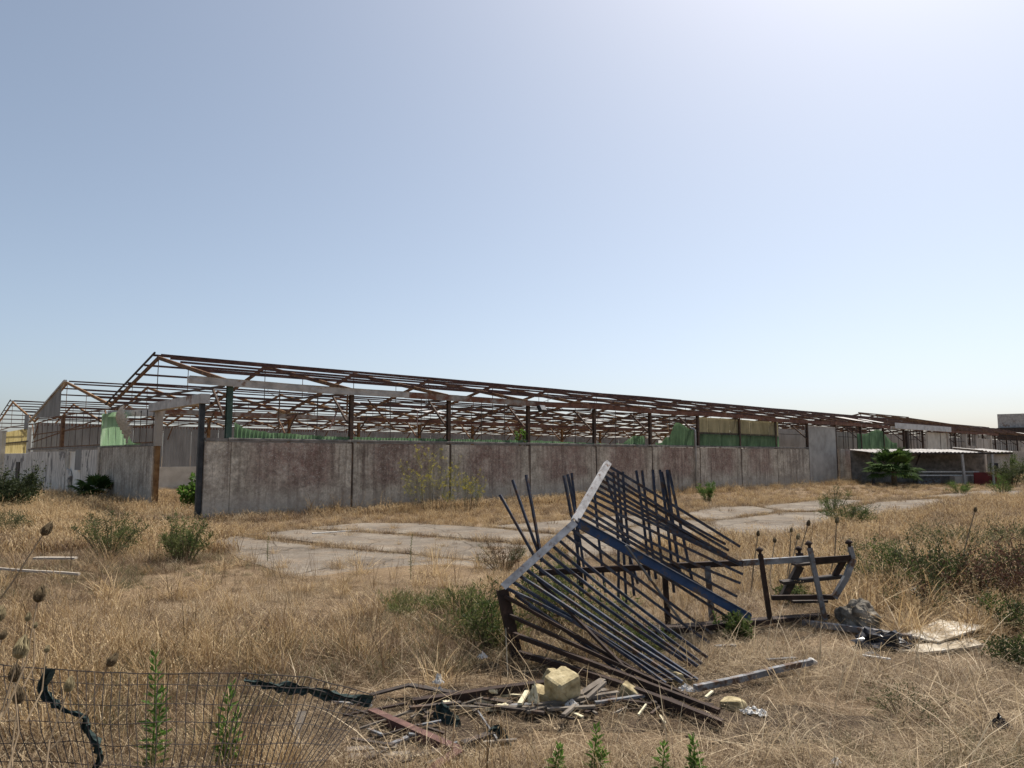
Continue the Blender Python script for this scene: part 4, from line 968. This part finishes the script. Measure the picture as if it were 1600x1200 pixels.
umbel((54, 982), 2.8, .022, (28, 1090), False, 'tiny wild carrot bud beside the small narrow head')
umbel((2, 1000), 2.6, .03, (-40, 1120), True, 'small dark wild carrot head under the cut one at the edge')
umbel((28, 1030), 2.2, .056, (-20, 1190), False, 'largest pale rounded wild carrot head just above the fence wire')
umbel((72, 1020), 2.7, .024, (40, 1130), False, 'tiny pale wild carrot bud right of the largest head')
umbel((168, 1042), 2.6, .042, (80, 1170), True, 'solitary dark oval wild carrot head leaning over the top wire')
umbel((22, 1066), 2.35, .05, (10, 1210), True, 'brown wild carrot head hanging behind the top wire')
umbel((105, 1082), 2.4, .042, (70, 1220), False, 'pale wild carrot head behind the fence right of the net strip')
umbel((28, 1100), 2.4, .05, (20, 1230), True, 'brown wild carrot head between the fence wires below the others')
for i, (x, y, lb) in enumerate([(1184, 838, 'dark wild carrot head above the post with the first finial'), (1236, 832, 'wild carrot head between the back finials'), (1262, 822, 'tall wild carrot head over the tallest post'), (1307, 818, 'wild carrot head over slabs behind the railing'), (1210, 848, 'low wild carrot head between the first two railing posts'), (1246, 843, 'small wild carrot head just beside the back finial'), (1523, 800, 'far dark wild carrot head over the pale grass')]):
    umbel((x, y), 9.0, rnd.uniform(.04, .062), (x + rnd.uniform(-40, 40), y + 92), i % 2 == 0, lb, grp='dry wild carrot heads behind the railing')

# ------------------------------------------------------------------ shrubs and weeds
def leafq(mb, p, d, L, wd, tone, curl=.2):
    up = Vector((rnd.uniform(-1, 1), rnd.uniform(-1, 1), rnd.uniform(-.2, 1)))
    x = d.cross(up)
    if x.length < 1e-3: x = Vector((1, 0, 0))
    x = x.normalized() * wd / 2; n_ = x.cross(d).normalized() * L * curl
    mb.add([p, p + d * L * .5 + x + n_ * .4, p + d * L, p + d * L * .5 - x + n_ * .4], [(0, 1, 2, 3)], tone)
def rdir(up=.4):
    while True:
        v = Vector((rnd.uniform(-1, 1), rnd.uniform(-1, 1), rnd.uniform(-1, 1)))
        if .1 < v.length < 1: v.normalize(); v.z += up; return v.normalized()
def shrub(name, loc, rad, h, nst, nleaf, L, wd, leaf, label, cat='shrub', group=None, up=.5, flower=0, lo=.12, mixed=None):
    root = empty(name, loc, label, cat, group)
    sm, lm = MB(), MB(); fm = MB(); xm = MB()
    for i in range(nst):
        a = rnd.uniform(0, 2 * math.pi); k = math.sqrt(rnd.random()) * rad
        hh = h * rnd.choice([rnd.uniform(.4, .8), rnd.uniform(.6, 1.15)]) * (1 - .3 * (k / rad) ** 2)
        fb = .55 if flower else .25; base = Vector((math.cos(a) * k * fb, math.sin(a) * k * fb, -.05)); tip = Vector((math.cos(a) * k, math.sin(a) * k, hh))
        pts = [base.lerp(tip, t) + Vector((0, 0, .1 * h * math.sin(math.pi * t))) + noise.noise_vector(Vector((i * 3.1, t * 2, 0))) * .12 * rad * t for t in (0, .3, .6, .85, 1)]
        r0 = .0045 if flower else .006 + .006 * h
        sm.tube(pts, [r0, r0 * .8, r0 * .55, r0 * .35, r0 * .2], 4, .4)
        tone0 = rnd.uniform(.1, .75)
        for j in range(int(nleaf * 1.8)):
            t = lo + (1 - lo) * rnd.random() ** .7; s = t * 4; q = min(int(s), 3)
            p = pts[q].lerp(pts[q + 1], s - q)
            d = rdir(up); tw = p + d * rnd.random() ** 2 * .34 * rad * (1.3 - .6 * t)
            leafq(xm if (mixed and i % 3 == 0) else lm, tw, d, L * rnd.uniform(.6, 1.3), wd * rnd.uniform(.7, 1.2), min(1, max(0, tone0 + rnd.uniform(-.3, .3))))
        if flower and rnd.random() < .9:
            for _ in range(flower):
                p = pts[rnd.choice([2, 3, 4, 4])] + rdir(.8) * rnd.uniform(.04, .17) * h
                fm.tube([pts[3], p], .003, 3)
                for _ in range(8): leafq(fm, p + rdir(.1) * .035, rdir(1.2), .032, .026, rnd.random())
    sm.build('stems', 'stem', root)['kind'] = 'stuff'; o = lm.build('foliage', leaf, root); o['kind'] = 'stuff'
    if mixed and xm.v: xm.build('foliage', mixed, root)['kind'] = 'stuff'
    if fm.v: fm.build('flowers', 'flower', root)['kind'] = 'stuff'
    return root
def weed(loc, h, nl, L, wd, leaf, label, cat='weed', group=None, side=0, lean=(0, 0)):
    root = empty('leafy_weed', loc, label, cat, group)
    sm, lm = MB(), MB()
    for k in range(1 + side):
        a = rnd.uniform(0, 6.28); off = Vector((math.cos(a), math.sin(a), 0)) * (.12 * h if k else 0); hh = h * (1 if k == 0 else rnd.uniform(.5, .8))
        pts = [off * t + Vector((lean[0] * t * t, lean[1] * t * t, hh * t)) + noise.noise_vector(Vector((loc[0] * 3 + k, t * 2, 1))) * .03 * t for t in (0, .25, .5, .75, 1)]
        sm.tube(pts, [.006, .0055, .0045, .0035, .002], 5, .6)
        for j in range(nl):
            t = .12 + .88 * j / nl; s = t * 4; q = min(int(s), 3); p = pts[q].lerp(pts[q + 1], s - q); az = j * 2.4 + k
            e = .3 + 1.3 * t ** 4
            d = Vector((math.cos(az), math.sin(az), e)).normalized()
            leafq(lm, p, d, L * (1.15 - .6 * t) * rnd.uniform(.7, 1.15), wd, rnd.uniform(.2, 1) * .6 + .4 * t, .25)
            if rnd.random() < .6: leafq(lm, p + d * .01, (d + Vector((0, 0, .5))).normalized(), L * .5, wd * .7, rnd.random())
    sm.build('stem', leaf, root); lm.build('leaves', leaf, root)['kind'] = 'stuff'
    return root
def GL(x, y): p = G(x, y, 0); return (p.x, p.y, terrain(p.x, p.y))
shrub('bush', (-15.75, 22.2, -.25), 1.15, 1.55, 60, 110, .085, .04, 'leaf_dark', 'dense dark green bush against the peeling wall at the picture edge', up=.3)
shrub('bush', (-17.6, 22.4, -.25), 1.2, 1.3, 40, 100, .085, .04, 'leaf_dark', 'lower dark bush crowding the outer side of the dense one', up=.3)
shrub('shrub', GL(285, 880), .46, .78, 40, 70, .045, .014, 'leaf_green_dry', 'rounded bright green shrub at the edge of the concrete near the corner post', mixed='leaf')
shrub('shrub', GL(172, 872), .62, .8, 34, 60, .045, .014, 'leaf_green_dry', 'loose green shrub in grass behind the white tray', mixed='leaf_dark')
shrub('shrub', GL(10, 838), .6, .62, 26, 70, .04, .014, 'leaf_grey', 'dusty green tuft before the dark bush', mixed='olive')
shrub('fennel_plant', GL(672, 800), 1.05, 1.9, 46, 26, .10, .006, 'leaf_green_dry', 'tall airy yellow-flowered plant before the red stained wall', 'flowering plant', flower=3, up=1.2)
shrub('fennel_plant', GL(726, 800), .8, 1.45, 30, 26, .10, .006, 'leaf_green_dry', 'shorter yellow-flowered plant right of the tallest one', 'flowering plant', flower=3, up=1.2)
pf = W(1.0, 4.3, -.2); shrub('fig_sapling', pf, .45, 1.25, 12, 26, .18, .13, 'leaf_bright', 'light green fig sapling in the entrance behind the corner post', 'sapling', up=.2)
pf = W(12.4, .35, WALLZ); shrub('fig_sapling', pf, .35, .65, 6, 14, .13, .09, 'leaf_bright', 'small light plant sprouting on top of the wall', 'sapling', up=.2)
for x, y, hh, rr, lb in [(850, 965, .62, .3, 'thin leaved green weed under the bent spine of the gate'), (935, 1000, .5, .34, 'green weed growing among the lower gate bars'), (776, 1022, .55, .32, 'dark green weed beside the gate post foot'), (748, 992, .5, .34, 'taller green weed behind the gate post foot'), (868, 985, .55, .36, 'leafy green weed under the middle of the bent spine'), (1000, 1030, .3, .3, 'low green weed under the lower gate bars'), (880, 925, .5, .25, 'green weed between the spine and the loose bars')]:
    shrub('weed_clump', GL(x, y), rr, hh, 24, 34, .05, .011, 'leaf_green_dry', lb, 'weed', mixed='leaf')
shrub('weed_clump', GL(640, 965), .4, .24, 34, 30, .06, .007, 'leaf_green_dry', 'low grey green patch of weeds left of the gate', 'weed', up=1.0)
shrub('weed_clump', GL(715, 960), .4, .24, 34, 30, .06, .007, 'leaf_green_dry', 'second low grey green patch nearer the gate', 'weed', up=1.0)
shrub('weed_clump', GL(745, 1010), .4, .28, 26, 30, .06, .007, 'leaf_green_dry', 'grey green weeds in front of the two low patches', 'weed', up=1.0, mixed='olive')
shrub('weed_clump', GL(785, 890), .45, .42, 30, 40, .04, .008, 'brown', 'dry brown twiggy weed on the concrete beside the loose bars', 'weed', up=1.0, mixed='leaf_grey')
shrub('weed_clump', GL(1106, 785), .4, .75, 14, 50, .09, .02, 'leaf_bright', 'bright green weed at the wall foot beside the downpipe', 'weed')
shrub('weed_clump', GL(1325, 822), .75, .62, 30, 70, .05, .014, 'leaf', 'bright green weed between the far slabs', 'weed', mixed='leaf_grey')
shrub('weed_clump', GL(1302, 800), .6, .8, 20, 60, .05, .014, 'leaf', 'green weed behind the one between far slabs', 'weed', mixed='leaf_grey')
shrub('weed_clump', GL(1565, 775), .55, .9, 20, 60, .06, .016, 'leaf', 'yellowish green weed before the red panel of the shelter', 'weed', mixed='leaf_bright')
shrub('weed_clump', GL(1500, 772), .6, .6, 20, 60, .06, .016, 'leaf', 'yellow green weed by the shelter post', 'weed', mixed='leaf_bright')
shrub('bush', GL(1582, 760), 1.2, 1.3, 26, 100, .09, .04, 'leaf_grey', 'grey green bush before the boundary wall', mixed='leaf_dark')
shrub('bush', (40.5, 58, -.2), 1.6, 2.0, 26, 100, .10, .05, 'leaf', 'taller green bush behind the grey green one at the boundary wall')
for x, y, rr, hh, lf, mx, lb in [
        (1395, 920, .62, .62, 'leaf', 'leaf_grey', 'broad bright green bramble right behind the stair railing'),
        (1460, 925, .7, .72, 'leaf_dark', 'leaf', 'dark green bramble behind the plywood'),
        (1530, 935, .75, .62, 'leaf_red', 'leaf_dark', 'reddish brown bramble behind the plywood corner'),
        (1600, 925, .8, .75, 'leaf_red', 'leaf_dark', 'dark reddish bramble at the picture edge'),
        (1580, 985, .4, .4, 'leaf_dark', 'leaf', 'low green bramble right of the plywood'),
        (1430, 955, .4, .4, 'leaf_dark', 'leaf_red', 'low dark bramble over the white scrap'),
        (1500, 868, .8, .6, 'leaf_grey', 'olive', 'dusty scrub behind the dark bramble'),
        (1590, 862, .8, .6, 'leaf_grey', 'leaf_dark', 'dusty scrub at the picture edge behind the reddish bramble'),
        (1365, 880, .5, .5, 'leaf_grey', 'leaf', 'grey green scrub beside the tallest railing post'),
        (1415, 1120, .34, .17, 'leaf_grey', 'olive', 'flat olive green weed in the trampled straw'),
        (1598, 1045, .25, .3, 'leaf_dark', 'leaf', 'dark weed cut by the edge below the brambles'),
        (1250, 945, .3, .28, 'leaf', 'leaf_dark', 'fresh green weed inside the stair railing'),
        (1150, 1000, .16, .26, 'leaf', None, 'small green weed before the ground beam')]:
    shrub('bramble' if hh > .35 else 'weed_clump', GL(x, y), rr, hh * .85, 44 if rr > .5 else 18, 46 if hh > .2 else 22, .04 if hh > .2 else .025, .014 if hh > .2 else .007, lf, lb, 'bramble' if hh > .35 else 'weed', mixed=mx)
for x, y, hh, nl, L, sd, lb in [
        (237, 1215, .56, 34, .075, 1, 'tall narrow green weed behind the fence left of the other'), (352, 1215, .42, 30, .07, 2, 'bushy green weed before the middle of the wire fence'),
        (930, 1212, .22, 30, .06, 1, 'tallest of the fresh green weeds at the bottom edge below the heap'), (868, 1216, .16, 24, .05, 1, 'short fresh green weed left of the tallest bottom weed'),
        (1036, 1216, .17, 24, .055, 0, 'slim fresh green weed at the bottom edge below the brown bars'), (1088, 1218, .20, 26, .055, 1, 'fresh green weed at the bottom edge furthest from the fence'),
        (1120, 992, .2, 18, .05, 1, 'small upright weed before the plinth')]:
    p = gnd(x, y, 0) if y < 1100 else gnd(x, y, 0)
    weed((p.x, p.y, terrain(p.x, p.y) - .01), hh * 1.15, nl, L * 1.35, .018, 'leaf_bright', lb, 'weed', side=sd)
for x, y, hh, lb in [(642, 905, .62, 'single tall green stalk at the edge of the concrete'), (418, 878, .42, 'short yellow green stalk on the concrete edge')]:
    weed(GL(x, y), hh, 40, .05, .009, 'leaf', lb, 'weed')
def palm(loc, h, R0, n, label, trunk=.5, seed=1):
    root = empty('fan_palm', loc, label, 'palm'); rr = random.Random(seed)
    part(root, lambda m, r: m.tube([(0, 0, -.2), (0, 0, trunk * .5), (0, 0, trunk)], [.16, .15, .13], 8), 'trunk', 'stem')
    for i in range(n):
        az = i * 2.4; el = rr.uniform(-.15, 1.35); d = Vector((math.cos(az) * math.cos(el), math.sin(az) * math.cos(el), math.sin(el)))
        L = h * rr.uniform(.42, .6); mb = MB(); hub = Vector((0, 0, trunk)) + d * L * .75 + Vector((0, 0, -.1 * L))
        mb.tube([(0, 0, trunk), hub], [.02, .013], 4, .4)
        side = d.cross(Vector((0, 0, 1))).normalized(); nn = side.cross(d).normalized(); tone = rr.uniform(.2, .9)
        for k in range(17):
            a = -1.5 + 3.0 * k / 16; dd = (d * math.cos(a) + side * math.sin(a)); l = R0 * (1 - .18 * abs(a)) * rr.uniform(.9, 1.1); x = (side * math.cos(a) - d * math.sin(a)) * .035 * R0 / .6
            m1 = hub + dd * l * .55 + nn * .04; tip = hub + dd * l - Vector((0, 0, .22 * l))
            mb.add([hub, m1 + x - nn * .02, m1 + nn * .015, m1 - x - nn * .02, tip], [(0, 1, 2), (0, 2, 3), (1, 4, 2), (2, 4, 3)], min(1, max(0, tone + rr.uniform(-.2, .2))))
        mb.build('frond', 'palm', root)
    return root
palm((22.0, 41.2, -.05), 2.35, .85, 52, 'bushy fan palm in front of the low shelter', .85, 2)
palm((-15.9, 27.5, -.15), 1.5, .6, 20, 'small dark fan palm at the foot of the grey gable wall', .25, 5)

# ------------------------------------------------------------------ dry grass
tufts = bpy.data.collections.new('grass_source')      # not linked: only instanced by the grass
TI = {}
def tuft(kind, var, mat, n, h, spread, lean, wd, head=0.0, lying=0.0, tone=(.0, 1.0)):
    mb = MB(); rr = random.Random(hash((kind, var)) % 9999 if False else var * 77 + sum(map(ord, kind)))
    for i in range(n):
        a = rr.uniform(0, 6.283); k = spread * math.sqrt(rr.random()); b = Vector((math.cos(a) * k, math.sin(a) * k, -.02))
        az = rr.uniform(0, 6.283); hh = h * rr.uniform(.45, 1.1); ln = lean * rr.uniform(.3, 1.3)
        if rr.random() < lying: ln = 1.35; 
        d = Vector((math.cos(az) * math.sin(ln), math.sin(az) * math.sin(ln), max(.12, math.cos(ln)))); bend = rr.uniform(.1, .6) * lean
        o = Vector((math.cos(az), math.sin(az), -.35)) * hh * bend
        p1 = b + d * hh * .5; p2 = b + d * hh * .8 + o * .3; p3 = b + d * hh + o * .75
        if lying: 
            for q in (p1, p2, p3): q.z = max(q.z, .015 + rr.random() * .04)
        x = Vector((-math.sin(az + rr.uniform(-1, 1)), math.cos(az + rr.uniform(-1, 1)), 0)) * wd * rr.uniform(.6, 1.2) * .5
        t = rr.uniform(*tone)
        mb.add([b - x, b + x, p1 + x * .9, p1 - x * .9, p2 + x * .6, p2 - x * .6, p3], [(0, 1, 2, 3), (3, 2, 4, 5), (5, 4, 6)], t)
        if rr.random() < head:
            for q in range(5):
                pp_ = p3 + (p2 - p3) * q * .12; dd = Vector((rr.uniform(-1, 1), rr.uniform(-1, 1), .8)).normalized() * min(.016, .03 * h) * (2.2 if 'far' in kind else 1)
                y = Vector((dd.y, -dd.x, 0)) * .28
                mb.add([pp_, pp_ + dd * .5 + y, pp_ + dd, pp_ + dd * .5 - y], [(0, 1, 2, 3)], min(1, t + .25))
    me = mb.mesh('grass_' + kind, mat); o = bpy.data.objects.new('tuft_%02d' % len(tufts.objects), me); TI.setdefault(kind, []).append(len(tufts.objects)); tufts.objects.link(o)
for v in range(4):
    tuft('straw', v, 'straw', 64, .25, .17, 1.15, .0034, .25, .25)
    tuft('tall', v, 'gold', 40, .44, .14, .62, .0044, .7, .05)
    tuft('lying', v, 'straw', 64, .32, .18, 1.2, .0040, .05, .7)
    tuft('loose', v, 'straw', 16, .62, .22, 1.2, .0052, .1, .8, (.3, 1.0))
    tuft('twig', v, 'gold', 90, .46, .12, 1.1, .007, .5, .1)
    tuft('far', v, 'gold', 60, .30, .24, .55, .009, .6, .1)
for v in range(3):
    tuft('brown', v, 'brown', 54, .24, .17, 1.1, .0034, .25, .2)
    tuft('olive', v, 'olive', 60, .2, .13, .7, .0045, 0, .1)
    tuft('farbrown', v, 'brown', 50, .26, .22, .6, .009, .5, .1)
    tuft('stalk', v, 'brown', 5, .62, .06, .25, .006, 1, 0)
    tuft('farstraw', v, 'straw', 60, .24, .24, .7, .008, .4, .2)
pts, rots, scs, ids = [], [], [], []
gr = random.Random(11)
def put(x, y, kind, s, z=None):
    pts.append((x, y, terrain(x, y) if z is None else z)); rots.append((gr.uniform(-.12, .12), gr.uniform(-.12, .12), gr.uniform(0, 6.283)))
    scs.append(s * gr.uniform(.75, 1.25)); ids.append(gr.choice(TI[kind]))
def nf(x, y, s, o=0): return noise.noise(Vector((x * s, y * s, o)))
def bare(x, y):           # trampled, thin ground round the scrap
    return math.hypot((x - .5) / 2.1, (y - 5.0) / .85) < 1 or math.hypot((x - 3.9) / 1.2, (y - 6.55) / .5) < 1 or math.hypot((x + .75) / .85, (y - 4.55) / .5) < 1
def scatter(y0, y1, dens, far):
    area = .80 * (y1 * y1 - y0 * y0) + 2.4 * (y1 - y0)
    for _ in range(int(area * dens)):
        y = math.sqrt(gr.uniform(y0 * y0, y1 * y1)); x = gr.uniform(-1, 1) * (.80 * y + 1.2)
        u, v = uv_of(x, y)
        if u > .2 and -.1 < v < .4: continue
        if -.3 < u < 1 and v > 4.7: continue
        if u > .2 and v > 0 and gr.random() < .75: continue
        if v > 34: continue
        n1, n2, n3 = nf(x, y, .55), nf(x, y, 1.7, 5), nf(x, y, .23, 9)
        slab = on_slab(x, y)
        if slab:
            if n2 + .6 * n1 < .42 or gr.random() < .7: continue
            put(x, y, gr.choice(['straw', 'lying', 'tall']) if not far else 'farstraw', (.55 if not far else .4) * (1 if not far else 1.1)); continue
        wall = (-1.6 < v < 0 and u > 0)
        if far:
            s = 1.0 + .25 * n2
            yardy = (u > -1 and -11 < v < 0 and u < 50)
            if yardy and not wall: s *= .55
            if y > 24: s *= 1.12
            k = gr.random()
            kind = 'far' if k < .45 + .5 * n3 else ('farstraw' if k < .74 + .2 * n2 else 'farbrown')
            if -n1 > .28 and k > .5: kind = 'farbrown'
            if u < -.5 and y > 13: s *= 1.15
            put(x, y, kind, s)
        else:
            right = x > .16 * y and y < 7.2
            flat = right or bare(x, y)
            k = gr.random()
            if flat:
                if bare(x, y) and gr.random() < .55: continue
                kind = 'lying' if k < .66 else ('straw' if k < .86 else 'brown'); s = .42 if bare(x, y) else .6
                if n1 > .3 and k > .8: kind = 'olive'
            else:
                kind = 'straw' if k < .42 else ('brown' if k < .72 - .3 * n1 + .5 * n3 else ('lying' if k < .88 else 'tall')); s = .86 + .4 * n1 + .25 * n2
                if n3 > .25 and k < .2: kind = 'olive'
                if y < 4.2 and kind == 'tall': s *= .75
                if y > 8.0 and x > -5.0 and x < 1.5: s *= .55
                if y < 3.5: s *= .45
            put(x, y, kind, s)
            if flat and gr.random() < .16: put(x, y, 'loose', gr.uniform(.5, 1.0))
            if flat and gr.random() < .10: put(x, y, 'brown', gr.uniform(.5, .9))
            if not flat and gr.random() < .012: put(x, y, 'stalk', gr.uniform(.6, 1.0))
scatter(1.9, 6.5, 165, False)
scatter(6.5, 13, 62, False)
scatter(13, 30, 22, True)
scatter(30, 85, 5.0, True)
# taller growth at the wall foot, in the slab joints and beside the gable
for _ in range(170):
    u = gr.uniform(.2, 47); v = -abs(gr.gauss(0, .35)) - .3; p = W(u, v)
    put(p.x, p.y, gr.choice(['twig', 'twig', 'farbrown', 'tall']), gr.choice([.6, .8, 1.0, 1.35, 1.6]))
for _ in range(700):
    u = gr.uniform(.2, 47) ; v = -abs(gr.gauss(0, .5)) - .12; p = W(u, v)
    if nf(p.x, p.y, .6, 3) > -.25: put(p.x, p.y, gr.choice(['far', 'far', 'farstraw', 'farbrown']), gr.uniform(.4, 1.25) * (.7 + .8 * nf(p.x, p.y, .9, 2)))
for poly in SLABS:
    for a, b in zip(poly, poly[1:] + poly[:1]):
        for _ in range(3):
            t = gr.random(); x, y = lerp(a[0], b[0], t) + gr.gauss(0, .1), lerp(a[1], b[1], t) + gr.gauss(0, .1)
            put(x, y, gr.choice(['straw', 'lying', 'tall', 'brown'] if y < 13 else ['farstraw', 'farstraw', 'farbrown']), .5)
for _ in range(1700):
    u = gr.uniform(-4.5, -.2); v = gr.uniform(.3, 30); p = W(u, v); put(p.x, p.y, gr.choice(['far', 'far', 'farstraw', 'tall']), gr.uniform(1.0, 1.7))
for _ in range(750):
    x, y = gr.uniform(3.3, 9.5), gr.uniform(6.6, 12.5)
    if x > .36 * y: put(x, y, gr.choice(['tall', 'twig', 'brown', 'stalk', 'twig', 'olive']), gr.uniform(.7, 1.25))
for _ in range(280):
    p = W(gr.uniform(-2, 34), gr.uniform(-12, -2)); put(p.x, p.y, gr.choice(['twig', 'brown', 'stalk', 'farbrown']), gr.uniform(.35, .8))
for _ in range(30):
    y = gr.uniform(3.75, 4.6); put(gr.uniform(-.62, -.3) * y, y, 'stalk', gr.uniform(.5, .9))
for _ in range(260):
    y = gr.uniform(5, 12); x = gr.uniform(-.8, .1) * y; put(x, y, gr.choice(['twig', 'stalk', 'stalk', 'brown']), gr.uniform(.5, 1.0))
me = bpy.data.meshes.new('dry_grass'); me.from_pydata(pts, [], [])
for nme, typ, dat, key in (('rot', 'FLOAT_VECTOR', np.array(rots, 'f').ravel(), 'vector'), ('scl', 'FLOAT', np.array(scs, 'f'), 'value'), ('idx', 'INT', np.array(ids, 'i'), 'value')):
    a = me.attributes.new(nme, typ, 'POINT'); a.data.foreach_set(key, dat)
grass = ob('dry_grass', me); tag(grass, 'dry straw coloured grass covering the waste ground', 'grass', None, 'stuff')
ng = bpy.data.node_groups.new('grass_scatter', 'GeometryNodeTree')
ng.interface.new_socket('Geometry', in_out='INPUT', socket_type='NodeSocketGeometry'); ng.interface.new_socket('Geometry', in_out='OUTPUT', socket_type='NodeSocketGeometry')
gi, go = ng.nodes.new('NodeGroupInput'), ng.nodes.new('NodeGroupOutput')
ci = ng.nodes.new('GeometryNodeCollectionInfo'); ci.inputs['Collection'].default_value = tufts; ci.inputs['Separate Children'].default_value = True; ci.inputs['Reset Children'].default_value = True
ip = ng.nodes.new('GeometryNodeInstanceOnPoints'); ip.inputs['Pick Instance'].default_value = True
def na(name, typ):
    n = ng.nodes.new('GeometryNodeInputNamedAttribute'); n.data_type = typ; n.inputs['Name'].default_value = name; return n.outputs['Attribute']
ng.links.new(gi.outputs[0], ip.inputs['Points']); ng.links.new(ci.outputs[0], ip.inputs['Instance'])
ng.links.new(na('idx', 'INT'), ip.inputs['Instance Index']); ng.links.new(na('rot', 'FLOAT_VECTOR'), ip.inputs['Rotation']); ng.links.new(na('scl', 'FLOAT'), ip.inputs['Scale'])
ng.links.new(ip.outputs[0], go.inputs[0])
md = grass.modifiers.new('grass', 'NODES'); md.node_group = ng
print('grass points', len(pts))
